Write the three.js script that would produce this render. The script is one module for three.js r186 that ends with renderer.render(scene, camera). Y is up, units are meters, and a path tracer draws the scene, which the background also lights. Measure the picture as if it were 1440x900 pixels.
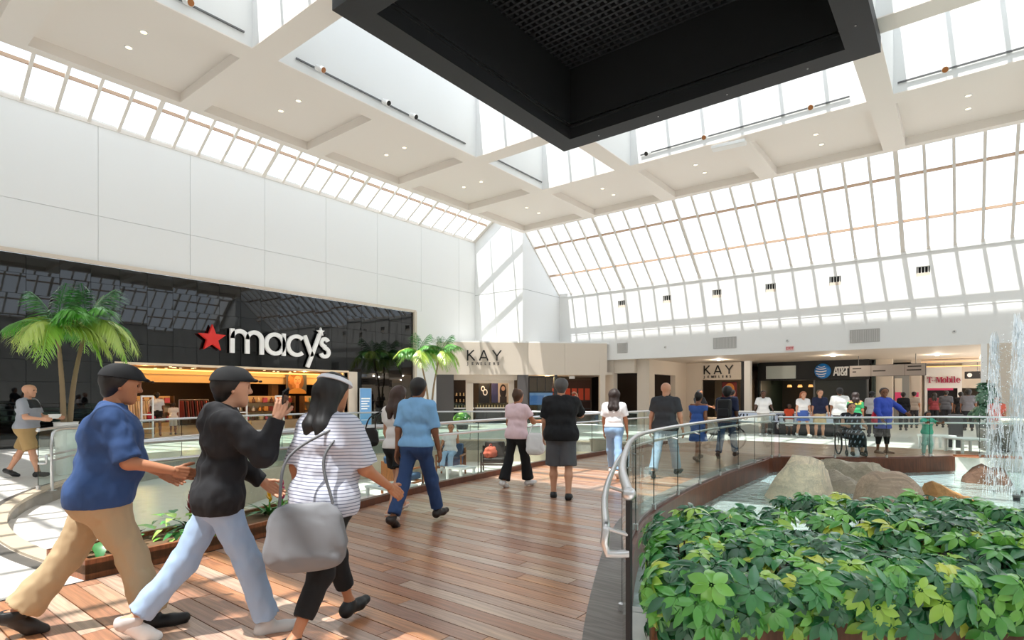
import * as THREE from 'three';
import { mergeGeometries, toCreasedNormals } from 'three/addons/utils/BufferGeometryUtils.js';
import { RoundedBoxGeometry } from 'three/addons/geometries/RoundedBoxGeometry.js';
import { FontLoader } from 'three/addons/loaders/FontLoader.js';
import { TextGeometry } from 'three/addons/geometries/TextGeometry.js';
import { RectAreaLightUniformsLib } from 'three/addons/lights/RectAreaLightUniformsLib.js';
import { ImprovedNoise } from 'three/addons/math/ImprovedNoise.js';

// ------------------------------------------------------------------ camera, sky, sun, exposure
// Plan coordinates: u runs along the department-store wall, v towards it; world x = u, z = -v.
const scene = new THREE.Scene();
const camera = new THREE.PerspectiveCamera(2 * Math.atan(450 / 805) * 180 / Math.PI, 1.6, 0.05, 300);
camera.position.set(0, 1.58, 0);
camera.lookAt(Math.cos(38.3 * Math.PI / 180), 1.58, -Math.sin(38.3 * Math.PI / 180));
camera.setViewOffset(1440, 900, 0, -106, 1440, 900);   // level camera with a raised lens: verticals stay vertical
scene.add(camera);
scene.background = new THREE.Color(0.87, 0.94, 1.0);   // bright hazy sky
scene.backgroundIntensity = 4.6;
const sun = new THREE.DirectionalLight(new THREE.Color(1, 0.95, 0.87), 17);
sun.position.set(11.75 - 10, 6 + 29.4, -6.1 - 2.8);
sun.target.position.set(11.75, 6, -6.1);
sun.castShadow = true;
sun.shadow.mapSize.set(4096, 4096);
Object.assign(sun.shadow.camera, { left: -30, right: 30, top: 30, bottom: -30, near: 1, far: 80 });
scene.add(sun, sun.target);
const renderer = new THREE.WebGLRenderer({ antialias: true });
renderer.toneMapping = THREE.LinearToneMapping;
renderer.toneMappingExposure = 0.5;
renderer.shadowMap.enabled = true;
RectAreaLightUniformsLib.init();

// ------------------------------------------------------------------ helpers
let seed = 1234567;
const rnd = (a = 0, b = 1) => { seed = (seed * 1664525 + 1013904223) >>> 0; return a + (b - a) * seed / 4294967296; };
const pick = (list) => list[Math.floor(rnd() * list.length) % list.length];
const V = (u, y, v) => new THREE.Vector3(u, y, -v);
const taken = new Map();
const numbered = (name) => { const n = taken.get(name) ?? 0; taken.set(name, n + 1); return n ? name + '_' + String(n).padStart(3, '0') : name; };
function thing(name, label, category, pos = [0, 0, 0], turn = 0, group) {
  const o = new THREE.Group(); o.name = numbered(name); scene.add(o);
  o.position.set(pos[0], pos[1], -pos[2]); o.rotation.y = turn;
  o.userData = { label, category }; if (group) o.userData.group = group;
  return o;
}
function struct(name, label, category = 'structure') {
  const o = new THREE.Group(); o.name = numbered(name); scene.add(o);
  o.userData = { label, category, kind: 'structure' };
  return o;
}
function clean(g) {
  if (g.index) g = g.toNonIndexed();
  for (const k of Object.keys(g.attributes)) if (!['position', 'normal', 'uv'].includes(k)) g.deleteAttribute(k);
  if (!g.attributes.uv) g.setAttribute('uv', new THREE.BufferAttribute(new Float32Array(g.attributes.position.count * 2), 2));
  if (!g.attributes.normal) g.computeVertexNormals();
  g.morphAttributes = {}; g.clearGroups();
  return g;
}
const merge = (list) => list.length === 1 ? list[0] : mergeGeometries(list.map(clean), false);
function part(parent, name, geo, mat, pos) {
  if (Array.isArray(geo)) geo = merge(geo);
  const m = new THREE.Mesh(geo, mat); m.name = name; m.castShadow = m.receiveShadow = true;
  if (pos) m.position.set(pos[0], pos[1], -pos[2]);
  parent.add(m); return m;
}
function boxUV(g) {             // uv in metres from the dominant face direction
  g = clean(g); const p = g.attributes.position, n = g.attributes.normal, uv = g.attributes.uv;
  for (let i = 0; i < p.count; i++) {
    const ax = Math.abs(n.getX(i)), ay = Math.abs(n.getY(i)), az = Math.abs(n.getZ(i));
    if (ay >= ax && ay >= az) uv.setXY(i, p.getX(i), p.getZ(i));
    else if (ax >= az) uv.setXY(i, p.getZ(i), p.getY(i));
    else uv.setXY(i, p.getX(i), p.getY(i));
  }
  return g;
}
// axis-aligned box from plan ranges
function box(u0, u1, y0, y1, v0, v1) {
  const g = new THREE.BoxGeometry(Math.abs(u1 - u0), Math.abs(y1 - y0), Math.abs(v1 - v0));
  g.translate((u0 + u1) / 2, (y0 + y1) / 2, -(v0 + v1) / 2);
  return boxUV(g);
}
const rbox = (w, h, d, r = 0.01, x = 0, y = 0, z = 0, s = 2) => { const g = new RoundedBoxGeometry(w, h, d, s, Math.min(r, w / 2.01, h / 2.01, d / 2.01)); g.translate(x, y, z); return boxUV(g); };
const cyl = (r0, r1, h, x = 0, y = 0, z = 0, n = 20) => { const g = new THREE.CylinderGeometry(r1, r0, h, n); g.translate(x, y + h / 2, z); return g; };
const ball = (r, x = 0, y = 0, z = 0, sx = 1, sy = 1, sz = 1, n = 14) => { const g = new THREE.SphereGeometry(r, n, Math.ceil(n * 0.7)); g.scale(sx, sy, sz); g.translate(x, y, z); return g; };
function bar(a, b, w, h = w) {  // rectangular bar between two points, h kept vertical-ish
  const d = b.clone().sub(a), L = d.length(), g = new THREE.BoxGeometry(w, h, L);
  const m = new THREE.Matrix4().lookAt(a, b, Math.abs(d.y / L) > 0.99 ? new THREE.Vector3(1, 0, 0) : new THREE.Vector3(0, 1, 0));
  m.setPosition(a.clone().add(b).multiplyScalar(0.5)); g.applyMatrix4(m); return boxUV(g);
}
function rod(a, b, r0, r1 = r0, n = 10) {
  const d = b.clone().sub(a), L = d.length(), g = new THREE.CylinderGeometry(r1, r0, L, n);
  g.applyQuaternion(new THREE.Quaternion().setFromUnitVectors(new THREE.Vector3(0, 1, 0), d.divideScalar(L)));
  g.translate((a.x + b.x) / 2, (a.y + b.y) / 2, (a.z + b.z) / 2); return g;
}
function tube(points, r, seg = 40, n = 8, closed = false) { return new THREE.TubeGeometry(new THREE.CatmullRomCurve3(points, closed, 'centripetal'), seg, r, n, closed); }
// slab cut from a plan outline (list of [u,v]) between two heights
function slab(outline, y0, y1, holes = []) {
  const sh = new THREE.Shape(outline.map(([u, v]) => new THREE.Vector2(u, v)));
  for (const h of holes) sh.holes.push(new THREE.Path(h.map(([u, v]) => new THREE.Vector2(u, v))));
  const g = new THREE.ExtrudeGeometry(sh, { depth: y1 - y0, bevelEnabled: false });
  g.rotateX(-Math.PI / 2); g.translate(0, y0, 0); return boxUV(g);
}
function ribbon(path, y0, y1, thick, side = 1) {   // vertical curved wall following plan points, thickness to one side
  const L = [], R = [];
  path.forEach(([u, v], i) => {
    const a = path[Math.max(0, i - 1)], b = path[Math.min(path.length - 1, i + 1)], du = b[0] - a[0], dv = b[1] - a[1], l = Math.hypot(du, dv) || 1;
    L.push([u, v]); R.push([u - dv / l * thick * side, v + du / l * thick * side]);
  });
  return slab([...L, ...R.reverse()], y0, y1);
}
function resample(path, step) {
  const c = new THREE.CatmullRomCurve3(path.map(([u, v]) => new THREE.Vector3(u, 0, v)), false, 'centripetal');
  const n = Math.max(2, Math.round(c.getLength() / step));
  return c.getSpacedPoints(n).map((p) => [p.x, p.z]);
}
const arc = (cu, cv, r, a0, a1, n = 40) => Array.from({ length: n + 1 }, (_, i) => { const a = (a0 + (a1 - a0) * i / n) * Math.PI / 180; return [cu + r * Math.cos(a), cv + r * Math.sin(a)]; });

// ------------------------------------------------------------------ textures and materials
const noise = new ImprovedNoise();
function tex(w, h, f, srgb = true) {
  const d = new Uint8Array(w * h * 4);
  for (let y = 0; y < h; y++) for (let x = 0; x < w; x++) {
    const c = f(x / w, y / h, x, y), i = (y * w + x) * 4;
    d[i] = Math.max(0, Math.min(255, c[0])); d[i + 1] = Math.max(0, Math.min(255, c[1])); d[i + 2] = Math.max(0, Math.min(255, c[2])); d[i + 3] = 255;
  }
  const t = new THREE.DataTexture(d, w, h); t.wrapS = t.wrapT = THREE.RepeatWrapping; t.magFilter = THREE.LinearFilter; t.minFilter = THREE.LinearMipmapLinearFilter; t.generateMipmaps = true;
  if (srgb) t.colorSpace = THREE.SRGBColorSpace; t.needsUpdate = true; return t;
}
// tileable fractal noise
function fbm(x, y, px, py, oct = 4, z = 0) {
  let s = 0, a = 0.5, f = 1;
  for (let o = 0; o < oct; o++) {
    const X = x * px * f, Y = y * py * f, wx = px * f, wy = py * f, fx = x, fy = y;
    const n = (1 - fx) * (1 - fy) * noise.noise(X, Y, z + o * 7.3) + fx * (1 - fy) * noise.noise(X - wx, Y, z + o * 7.3) + (1 - fx) * fy * noise.noise(X, Y - wy, z + o * 7.3) + fx * fy * noise.noise(X - wx, Y - wy, z + o * 7.3);
    s += n * a; a *= 0.5; f *= 2;
  }
  return s;
}
const grainTex = tex(256, 1024, (x, y) => {          // wood grain running along v of the texture
  const w = fbm(x, y, 3, 4, 3, 2) * 0.6, g = Math.sin((x * 9 + w * 5) * 6.283) * 0.5 + 0.5, f = fbm(x, y, 60, 6, 2, 9), b = fbm(x, y, 2, 3, 3, 5);
  const k = 196 + g * 22 + f * 70 + b * 70; return [k, k * 0.965 + b * 10, k * 0.93];
});
const grainBump = tex(256, 512, (x, y) => { const k = 128 + fbm(x, y, 60, 5, 3, 9) * 190; return [k, k, k]; }, false);
const terrazzoTex = tex(512, 512, (x, y, i, j) => { const s = fbm(x, y, 90, 90, 2, 3), b = fbm(x, y, 5, 5, 4, 8), c = s > 0.26 ? -34 : s < -0.26 ? 16 : 0; const k = 226 + c + b * 26; return [k, k - 5, k - 12]; });
const plasterBump = tex(256, 256, (x, y) => { const k = 128 + fbm(x, y, 24, 24, 4, 1) * 120; return [k, k, k]; }, false);
const stoneTex = tex(512, 512, (x, y) => { const b = fbm(x, y, 4, 4, 5, 3), f = fbm(x, y, 40, 40, 3, 6), st = Math.sin((y * 7 + b * 3) * 6.283) * 9; const k = 222 + b * 90 + f * 50 + st * 0.7; return [k, k - 5 - b * 12, k - 15 - b * 25]; });
const stoneBump = tex(256, 256, (x, y) => { const k = 128 + fbm(x, y, 8, 8, 5, 4) * 200; return [k, k, k]; }, false);
const clothBump = tex(128, 128, (x, y) => { const k = 128 + (Math.sin(x * 6.283 * 32) + Math.sin(y * 6.283 * 32)) * 26 + fbm(x, y, 12, 12, 3, 4) * 60; return [k, k, k]; }, false);
const rep = (t, a, b) => { const c = t.clone(); c.repeat.set(a, b); c.needsUpdate = true; return c; };
const std = (color, roughness = 0.6, extra = {}) => new THREE.MeshStandardMaterial({ color, roughness, ...extra });
const phys = (color, roughness = 0.5, extra = {}) => new THREE.MeshPhysicalMaterial({ color, roughness, ...extra });
const M = {
  wall: std(0xeeeeec, 0.75, { bumpMap: plasterBump, bumpScale: 0.0006 }),
  ceiling: std(0xf1e9e0, 0.8, { bumpMap: plasterBump, bumpScale: 0.0006 }),
  beige: std(0xd8cbbb, 0.7, { bumpMap: plasterBump, bumpScale: 0.0006 }),
  mullion: std(0xe4ddd4, 0.5), purlin: std(0xc9ab92, 0.55),
  pane: phys(0xf4f9ff, 0.02, { transmission: 1, thickness: 0, ior: 1.45 }),
  railGlass: phys(0xe6f4ee, 0.02, { transmission: 1, thickness: 0, ior: 1.45 }),
  railGlassEdge: std(0x1a241f, 0.15),
  steel: std(0xcfcfd0, 0.28, { metalness: 0.9 }),
  steelDark: std(0x6b6b6b, 0.4, { metalness: 0.8 }),
  blackGlass: phys(0x050608, 0.02, { ior: 1.52 }),
  blackMatte: std(0x17181a, 0.75), blackSoft: std(0x1d1e20, 0.6),
  white: std(0xf3f2ef, 0.5), whiteGloss: std(0xf6f5f2, 0.3),
  terrazzo: std(0xffffff, 0.28, { map: rep(terrazzoTex, 1, 1) }),
  terrazzoDark: std(0x6d6a68, 0.35, { map: rep(terrazzoTex, 1, 1) }),
  coping: std(0xd6c9b6, 0.45, { map: rep(terrazzoTex, 1, 1) }),
  woodDark: std(0x7c452c, 0.4, { map: rep(grainTex, 1.5, 0.4), bumpMap: rep(grainBump, 2, 0.6), bumpScale: 0.001 }),
  woodPlanter: std(0xa9683f, 0.5, { map: rep(grainTex, 1.5, 0.4) }),
  woodGrey: std(0x9c9694, 0.5, { map: rep(grainTex, 1.5, 0.4) }),
  red: std(0xd8261c, 0.35), darkLetter: std(0x1b1714, 0.5),
  grey: std(0x8b8b89, 0.6), greyDark: std(0x4b484b, 0.6), charcoal: std(0x2b2a2c, 0.6),
};

// ------------------------------------------------------------------ the setting: court, ceiling, skylights
const CU = 11.75, CV = 6.1;                                  // centre of the court
const U0 = -4.5, U1 = -0.94, U2 = 24.44, U3 = 28, V0 = -9.77, V1 = -6.37, V2 = 18.57, V3 = 22;
const CY = 10.27, PY = 10.55, WT = 13.3;                     // beam soffit, coffer level, top of the light wells

// bridge deck outlines
const deckLeft = [[-4.4, 5.55], [0.2, 5.72], [1.42, 5.86], [2.4, 5.95], [3.41, 6.15], [4.32, 6.46], [6.35, 6.94], [8.74, 7.26], [10.48, 7.44], [13.82, 7.53], [17.6, 7.6]];
const deckRight = [[1.2, 0.2], [1.9, 0.85], [2.54, 1.28], [3.3, 1.71], [4.4, 2.25], [5.7, 2.83], [6.78, 3.2], [8.5, 3.49], [10.6, 3.68], [12.6, 3.76], [14.4, 3.78]];
const deckFar = [[15.46, 3.74], [16.31, 2.25], [17.38, 1.06], [18.45, 0.22]];
const leftC = resample(deckLeft, 0.35), rightC = resample(deckRight, 0.3), farC = resample([...deckRight.slice(-1), ...deckFar], 0.3).slice(1);
const RC = [9.4, 8.0], RO = 7.85, RI = 5.3, LY = -0.75;      // sunken court: centre, outer and inner radius, floor level
const vLeft = (u) => { for (let i = 1; i < leftC.length; i++) if (leftC[i][0] >= u) { const a = leftC[i - 1], b = leftC[i]; return a[1] + (b[1] - a[1]) * (u - a[0]) / (b[0] - a[0]); } return 7.6; };
const vRight = (u) => { const c = [...rightC, ...farC]; if (u < c[0][0]) return c[0][1]; for (let i = 1; i < c.length; i++) if (c[i][0] >= u && c[i - 1][0] < u) { const a = c[i - 1], b = c[i]; return a[1] + (b[1] - a[1]) * (u - a[0]) / (b[0] - a[0]); } return -2; };
const inDeck = leftC.filter(([u]) => u > 1.38 && u < 17.1);
const sunkenArc = arc(RC[0], RC[1], RO, -2.9, 195, 70).filter(([u, v]) => v > vLeft(u) + 0.02);
const sunken = [...sunkenArc, ...inDeck];                     // counter-clockwise
const pond = [...rightC.filter(([u]) => u > 3.9), ...farC, [18.9, -0.6], [19.1, -3], [18, -7.5], [10, -7.5], [6.2, -4.2], [4.1, 1.2]];
{
  const floor = struct('floor', 'pale speckled terrazzo floor of the mall court', 'floor');
  part(floor, 'terrazzo_slab', slab([[U0, V0], [62, V0], [62, 34], [U0, 34]], -0.35, 0, [sunken.slice().reverse(), pond]), M.terrazzo);
  // large terrazzo tiles where the joints can be seen
  for (let i = 0; i < 6; i++) for (let j = 0; j < 9; j++) {
    const u = -3.4 + i * 1.2, v = 6.0 + j * 1.2, cs = [[u, v], [u + 1.19, v], [u + 1.19, v + 1.19], [u, v + 1.19]];
    if (cs.some(([a, b]) => Math.hypot(a - RC[0], b - RC[1]) < RO + 0.3 || b < vLeft(a) + 0.22)) continue;
    part(floor, 'tile', box(u, u + 1.192, 0, 0.004, v, v + 1.192), M.terrazzo);
  }
  part(floor, 'inlay_ring', slab([...arc(RC[0], RC[1], RO + 0.27, 85, 190, 60), ...arc(RC[0], RC[1], RO + 0.15, 190, 85, 60)], 0, 0.006), M.terrazzoDark);
  part(floor, 'coping_ring', slab([...arc(RC[0], RC[1], RO + 0.14, 0, 192, 80), ...arc(RC[0], RC[1], RO - 0.03, 192, 0, 80)], -0.02, 0.03), M.coping);

  // sunken court: side wall, broad shallow ramp treads, lounge floor
  const low = struct('floor', 'sunken lounge floor with broad curved treads leading down', 'floor');
  part(low, 'lounge_slab', slab(arc(RC[0], RC[1], RO, 0, 360, 90).slice(0, -1), LY - 0.2, LY), M.terrazzo);
  part(low, 'side_wall', ribbon(sunkenArc, LY, -0.02, 0.12, -1), M.coping);
  const NT = 12;
  for (let k = 0; k < NT; k++) {
    const a0 = 194 - k * 10.5, a1 = a0 - 10.4, y = -0.02 - 0.055 * k;
    part(low, 'tread', slab([...arc(RC[0], RC[1], RO - 0.005, a0, a1, 6), ...arc(RC[0], RC[1], RI, a1, a0, 6)], LY, y), M.terrazzo);
  }
  part(low, 'kerb_wall', slab([...arc(RC[0], RC[1], RI, 180, 62, 50), ...arc(RC[0], RC[1], RI - 0.16, 62, 180, 50)], LY, -0.12), M.coping);

  // bridge deck: bearing slab, boards, edge fascias
  const deck = struct('floor', 'glossy reddish wooden plank deck bridging the court', 'floor');
  const outline = [...leftC, [17.6, 7.6], [20.4, 6.4], [20.4, -0.4], [18.6, 0.1], ...farC.slice().reverse(), ...rightC.slice().reverse(), [-4.4, 0.2]];
  part(deck, 'deck_bearer', slab(outline.slice().reverse(), -0.3, 0.004), std(0x2a1a12, 0.8));
  const tones = [0xe0ae8e, 0xd5a182, 0xe6bea2, 0xc99070, 0xdab8a4, 0xd0ab98, 0xe2a678, 0xc6977f, 0xe9cab6, 0xd6986f];
  const boardM = tones.map((t, i) => { const m = rep(grainTex, 2.2, 0.35); m.offset.set(i * 0.37, i * 0.21); const r = rep(grainBump, 4, 0.6); return phys(t, 0.36, { map: m, bumpMap: r, bumpScale: 0.0012, clearcoat: 0.5, clearcoatRoughness: 0.22 }); });
  const rest = []; let count = 0; const W = 0.148;
  const rows = []; for (let u = -4.3; u < 20.3; u += W) rows.push(u);
  rows.sort((a, b) => Math.abs(a - 4) - Math.abs(b - 4));
  for (const u of rows) {
    const um = u + W / 2, lo = um < 1.2 ? 0.2 : um < 15.2 ? vRight(um) + 0.13 : um < 18.5 ? Math.max(vRight(um), -0.2) + 0.1 : -0.3, hi = um < 17.5 ? vLeft(um) - 0.11 : 7.5 - (um - 17.5) * 0.4;
    let v = lo - rnd(0, 2.2); const cells = [];
    while (v < hi) { const L = rnd(1.6, 3.4), a = Math.max(lo, v), b = Math.min(hi, v + L - 0.006); if (b - a > 0.08) cells.push([a, b]); v += L; }
    for (const [a, b] of cells) {
      const g = new THREE.BoxGeometry(W - 0.008, 0.022, b - a); g.translate(um, 0.015 + rnd(-0.0012, 0.0012), -(a + b) / 2); boxUV(g);
      const gg = boxUV(g); for (let i = 0; i < gg.attributes.uv.count; i++) gg.attributes.uv.setXY(i, gg.attributes.uv.getX(i) + count * 0.173, gg.attributes.uv.getY(i) + count * 0.61);
      if (count++ < 290) part(deck, 'plank', gg, pick(boardM)); else rest.push(gg);
    }
  }
  const far = part(deck, 'far_planking', rest, boardM[1]); far.userData.kind = 'stuff';
  part(deck, 'edge_kerb', ribbon(leftC.filter(([u]) => u > 3.4), 0, 0.12, 0.1, -1), M.woodDark);
  part(deck, 'court_fascia', ribbon(leftC.filter(([u]) => u > 1.3), LY, 0.0, 0.05, 1), M.woodDark);
  const pondEdge = [...rightC, ...farC];
  part(deck, 'pond_fascia', ribbon(pondEdge, -0.42, 0.02, 0.05, -1), M.woodDark);
  part(deck, 'pond_kerb', ribbon(rightC, 0.0, 0.05, 0.25, 1), M.woodGrey);
  part(deck, 'far_kerb', ribbon(farC, 0.0, 0.035, 0.2, 1), M.woodDark);
}
{ // pond basin
  const basin = struct('trim_1', 'pale tiled pond basin with white far rim', 'pond basin');
  const poolM = std(0xd9ece6, 0.5, { map: rep(terrazzoTex, 1, 1) });
  part(basin, 'basin_floor', slab(pond.slice().reverse(), -0.75, -0.7), poolM);
  part(basin, 'white_rim', ribbon([[18.5, 0.16], [18.9, -0.6], [19.1, -3], [18, -7.5]], -0.7, 0.0, 0.08, 1), M.white);
  part(basin, 'rim_board', ribbon([[18.5, 0.16], [18.9, -0.6], [19.1, -3], [18, -7.5]], 0.0, 0.06, 0.14, 1), M.woodPlanter);
  part(basin, 'near_wall', ribbon([[18, -7.5], [10, -7.5], [6.2, -4.2], [4.1, 1.2], [3.9, 2.0]], -0.7, 0, 0.1, 1), poolM);
  const water = new THREE.Group(); water.name = 'pond_water'; scene.add(water); water.userData = { label: 'rippled pale green pond water among the boulders', category: 'water' };
  const ripple = tex(512, 512, (x, y) => { const k = 128 + fbm(x, y, 10, 10, 4, 2) * 210; return [k, k, k]; }, false);
  const sh = new THREE.ShapeGeometry(new THREE.Shape(pond.map(([u, v]) => new THREE.Vector2(u, v)))); sh.rotateX(-Math.PI / 2); sh.translate(0, -0.34, 0);
  part(water, 'water_surface', boxUV(sh), phys(0xcfe6e0, 0.06, { transmission: 0.6, thickness: 0, ior: 1.33, bumpMap: rep(ripple, 0.45, 0.45), bumpScale: 0.03 }));
}
{ // walls
  const left = struct('wall_left', 'tall white panelled wall above the dark storefront', 'wall');
  part(left, 'wall_core', [box(U0, 21.4, 5.9, 10.33, V3 + 0.03, V3 + 0.35), box(19.82, 21.4, 0, 5.9, V3 + 0.03, V3 + 0.35), box(21.4, U2 + 0.1, 4.42, 10.33, V3 + 0.03, V3 + 0.35)], M.wall);
  const seams = [U0]; for (let u = 0.62; u < 24; u += 2.81) seams.push(u); seams.push(U2);
  for (let i = 0; i + 1 < seams.length; i++) {
    const a = seams[i] + 0.006, b = seams[i + 1] - 0.006;
    if (b < 20.4) part(left, 'wall_panel', box(a, b, 5.92, 7.383, V3, V3 + 0.03), M.wall);
    else part(left, 'wall_panel', box(a, b, 4.42, 7.383, V3, V3 + 0.03), M.wall);
    part(left, 'wall_panel', box(a, b, 7.397, 10.33, V3, V3 + 0.03), M.wall);
  }
  part(left, 'pier', box(19.84, 21.35, 0, 5.91, V3 - 0.02, V3 + 0.03), M.wall);
  part(left, 'storefront_head_trim', box(U0, 19.9, 5.8, 5.92, V3 - 0.06, V3 + 0.03), M.beige);
  part(left, 'sill_ledge', box(U0, U2, 10.33, 10.42, V3 - 0.02, V3 + 0.35), M.wall);

  const right = struct('wall_right', 'white wall with ventilation openings under the sloped glazing', 'wall');
  const holes = [14.55, 11.98, 9.43, 6.98, 4.37, 1.28];                        // vents
  const cuts = []; let prev = V0;
  const vs = holes.slice().sort((a, b) => a - b);
  for (const h of vs) { cuts.push([prev, h - 0.22]); prev = h + 0.22; } cuts.push([prev, V2]);
  part(right, 'upper_wall', [box(U3, U3 + 0.35, 3.53, 6.32, V0, V2), box(U3, U3 + 0.35, 6.72, 7.35, V0, V2), ...cuts.map(([a, b]) => box(U3, U3 + 0.35, 6.32, 6.72, a, b))], M.wall);
  part(right, 'seam_batten', box(U3 - 0.012, U3, 5.04, 5.06, V0, V2), M.wall);
  part(right, 'base_rail', box(U3 - 0.05, U3 + 0.35, 7.28, 7.42, V0, V2), M.wall);
  part(right, 'lower_wall', box(U3, U3 + 0.35, 0, 3.53, V0, -0.62), M.beige);
  part(right, 'jamb', box(U3 - 0.02, U3 + 0.4, 0, 3.53, -0.68, -0.5), M.white);

  const corner = struct('wall_corner', 'white corner pier where the two glazed slopes end', 'wall');
  part(corner, 'pier_block', [box(U2, U3 + 0.35, 4.42, WT + 0.2, V2, V3 + 0.35)], M.wall);
  part(corner, 'seam', [box(U2 - 0.008, U2 + 0.01, 7.29, 7.305, V2 - 0.008, V3), box(U2, U3, 7.29, 7.305, V2 - 0.008, V2 + 0.01)], M.grey);

  const back = struct('wall_back', 'white wall of the court across from the storefront', 'wall');
  part(back, 'wall_slab', box(U0 - 0.35, U3 + 0.35, 0, 7.35, V0 - 0.35, V0), M.wall);
  const near = struct('wall_near', 'white wall closing the court behind the viewer', 'wall');
  part(near, 'wall_slab', box(U0 - 0.35, U0, 0, 10.33, V0 - 0.35, V3 + 0.35), M.wall);
  for (const [a, b, c, d] of [[U0 - 0.3, U1, V2, V3 + 0.3], [U0 - 0.3, U1, V0 - 0.3, V1], [U2, U3 + 0.3, V0 - 0.3, V1]]) part(near, 'corner_block', box(a, b, 7.36, WT + 0.2, c, d), M.wall);
}
{ // ceiling: coffered ring, wells
  const ceil = struct('ceiling', 'cream coffered ceiling with deep square light wells', 'ceiling');
  const wu = [3.68, 7.22, 7.9, 15.6, 16.28, 19.82], wv = [-1.8, 1.6, 2.27, 9.93, 10.6, 14.0];
  // coffer plates (ring)
  const ring = [[U1, U2, wv[5] + 0.1, V2 - 0.05], [U1, U2, V1 + 0.05, wv[0] - 0.1], [wu[5] + 0.1, U2 - 0.05, wv[0], wv[5]], [U1 + 0.05, wu[0] - 0.1, wv[0], wv[5]]];
  for (const [a, b, c, d] of ring) part(ceil, 'coffer_panel', box(a, b, PY, PY + 0.25, c, d), M.ceiling);
  const beam = (a, b, c, d, y1 = PY) => part(ceil, 'beam', box(a, b, CY, y1, c, d), M.ceiling);
  beam(U1, U2, V2 - 0.32, V2, PY + 0.3); beam(U1, U2, V1, V1 + 0.32, PY + 0.3);
  beam(U2 - 0.32, U2, V1 + 0.32, V2 - 0.32, PY + 0.3); beam(U1, U1 + 0.32, V1 + 0.32, V2 - 0.32, PY + 0.3);
  const wallM = M.wall;
  // beams around and between the wells: cream soffit boards below, white well walls above
  const grid = [[wu[0] - 0.62, wu[5] + 0.65, wv[5], wv[5] + 0.65], [wu[0] - 0.62, wu[5] + 0.65, wv[0] - 0.65, wv[0]],
    [wu[5], wu[5] + 0.65, wv[0], wv[5]], [wu[0] - 0.62, wu[0], wv[0], wv[5]],
    [wu[1], wu[2], wv[0], wv[5]], [wu[3], wu[4], wv[0], wv[5]],
    [wu[0], wu[1], wv[1], wv[2]], [wu[2], wu[3], wv[1], wv[2]], [wu[4], wu[5], wv[1], wv[2]],
    [wu[0], wu[1], wv[3], wv[4]], [wu[2], wu[3], wv[3], wv[4]], [wu[4], wu[5], wv[3], wv[4]]];
  for (const [a, b, c, d] of grid) { part(ceil, 'beam', box(a, b, CY, CY + 0.03, c, d), M.ceiling); part(ceil, 'well_wall', box(a + 0.001, b - 0.001, CY + 0.03, WT, c + 0.001, d - 0.001), wallM); }
  const cross = [3.37, 7.56, 11.75, 15.94, 20.15];
  for (const u of cross) { beam(u - 0.33, u + 0.33, wv[5] + 0.65, V2 - 0.32); beam(u - 0.33, u + 0.33, V1 + 0.32, wv[0] - 0.65); }
  for (const v of [-2.1, 1.93, 6.1, 10.27, 14.32]) { beam(wu[5] + 0.65, U2 - 0.32, v - 0.33, v + 0.33); beam(U1 + 0.32, wu[0] - 0.62, v - 0.33, v + 0.33); }
  // lantern sides and roof parapet above the ring
  const par = struct('wall_parapet', 'white roof lantern parapet above the ceiling ring', 'wall');
  part(par, 'lantern_side', [box(U1, U2, PY + 0.3, 12.62, V2 - 0.2, V2), box(U1, U1 + 0.2, PY + 0.3, 12.62, V1, V2 - 0.2)], M.wall);
  part(par, 'parapet', box(U2 - 0.25, U2, PY + 0.3, 15.2, V1, V2), M.wall);

  // skylights over the wells
  let n = 5;
  for (let i = 0; i < 5; i += 2) for (let j = 0; j < 5; j += 2) {
    const a = wu[i], b = wu[i + 1], c = wv[j], d = wv[j + 1], nu = i === 2 ? 6 : 3, nv = j === 2 ? 6 : 3, su = (b - a) / nu, sv = (d - c) / nv;
    const w = struct('window_' + n++, 'flat skylight with square panes over a ceiling light well', 'skylight');
    for (let k = 0; k <= nu; k++) part(w, 'glazing_bar', box(a + k * su - 0.05, a + k * su + 0.05, WT - 0.1, WT + 0.05, c, d), M.mullion);
    for (let k = 0; k <= nv; k++) part(w, 'glazing_bar', box(a, b, WT - 0.1, WT + 0.05, c + k * sv - 0.05, c + k * sv + 0.05), M.mullion);
    for (let x = 0; x < nu; x++) for (let y = 0; y < nv; y++) { const g = new THREE.PlaneGeometry(su - 0.1, sv - 0.1); g.rotateX(-Math.PI / 2); part(w, 'pane', g, M.pane, [a + (x + 0.5) * su, WT, c + (y + 0.5) * sv]); }
  }
  // downlights recessed in the coffers
  const glow = std(0xfff2d8, 0.5, { emissive: 0xffe2b0, emissiveIntensity: 6 });
  const can = (u, v) => { const t = thing('downlight', 'small round recessed downlight in a cream ceiling coffer', 'downlight', [u, PY, v], 0, 'downlights in the coffers'); const r = new THREE.TorusGeometry(0.085, 0.018, 8, 20); r.rotateX(Math.PI / 2); part(t, 'trim_ring', r, M.white); const d = new THREE.CircleGeometry(0.075, 18); d.rotateX(Math.PI / 2); d.translate(0, -0.006, 0); part(t, 'lamp', d, glow); };
  for (const u of [5.46, 9.65, 13.85, 18.05]) { can(u, 15.9); can(u, 16.9); }
  for (const v of [16.4, 12.3, 8.2, 4.0, -0.1]) { can(21.9, v); can(22.9, v); }
}
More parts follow.
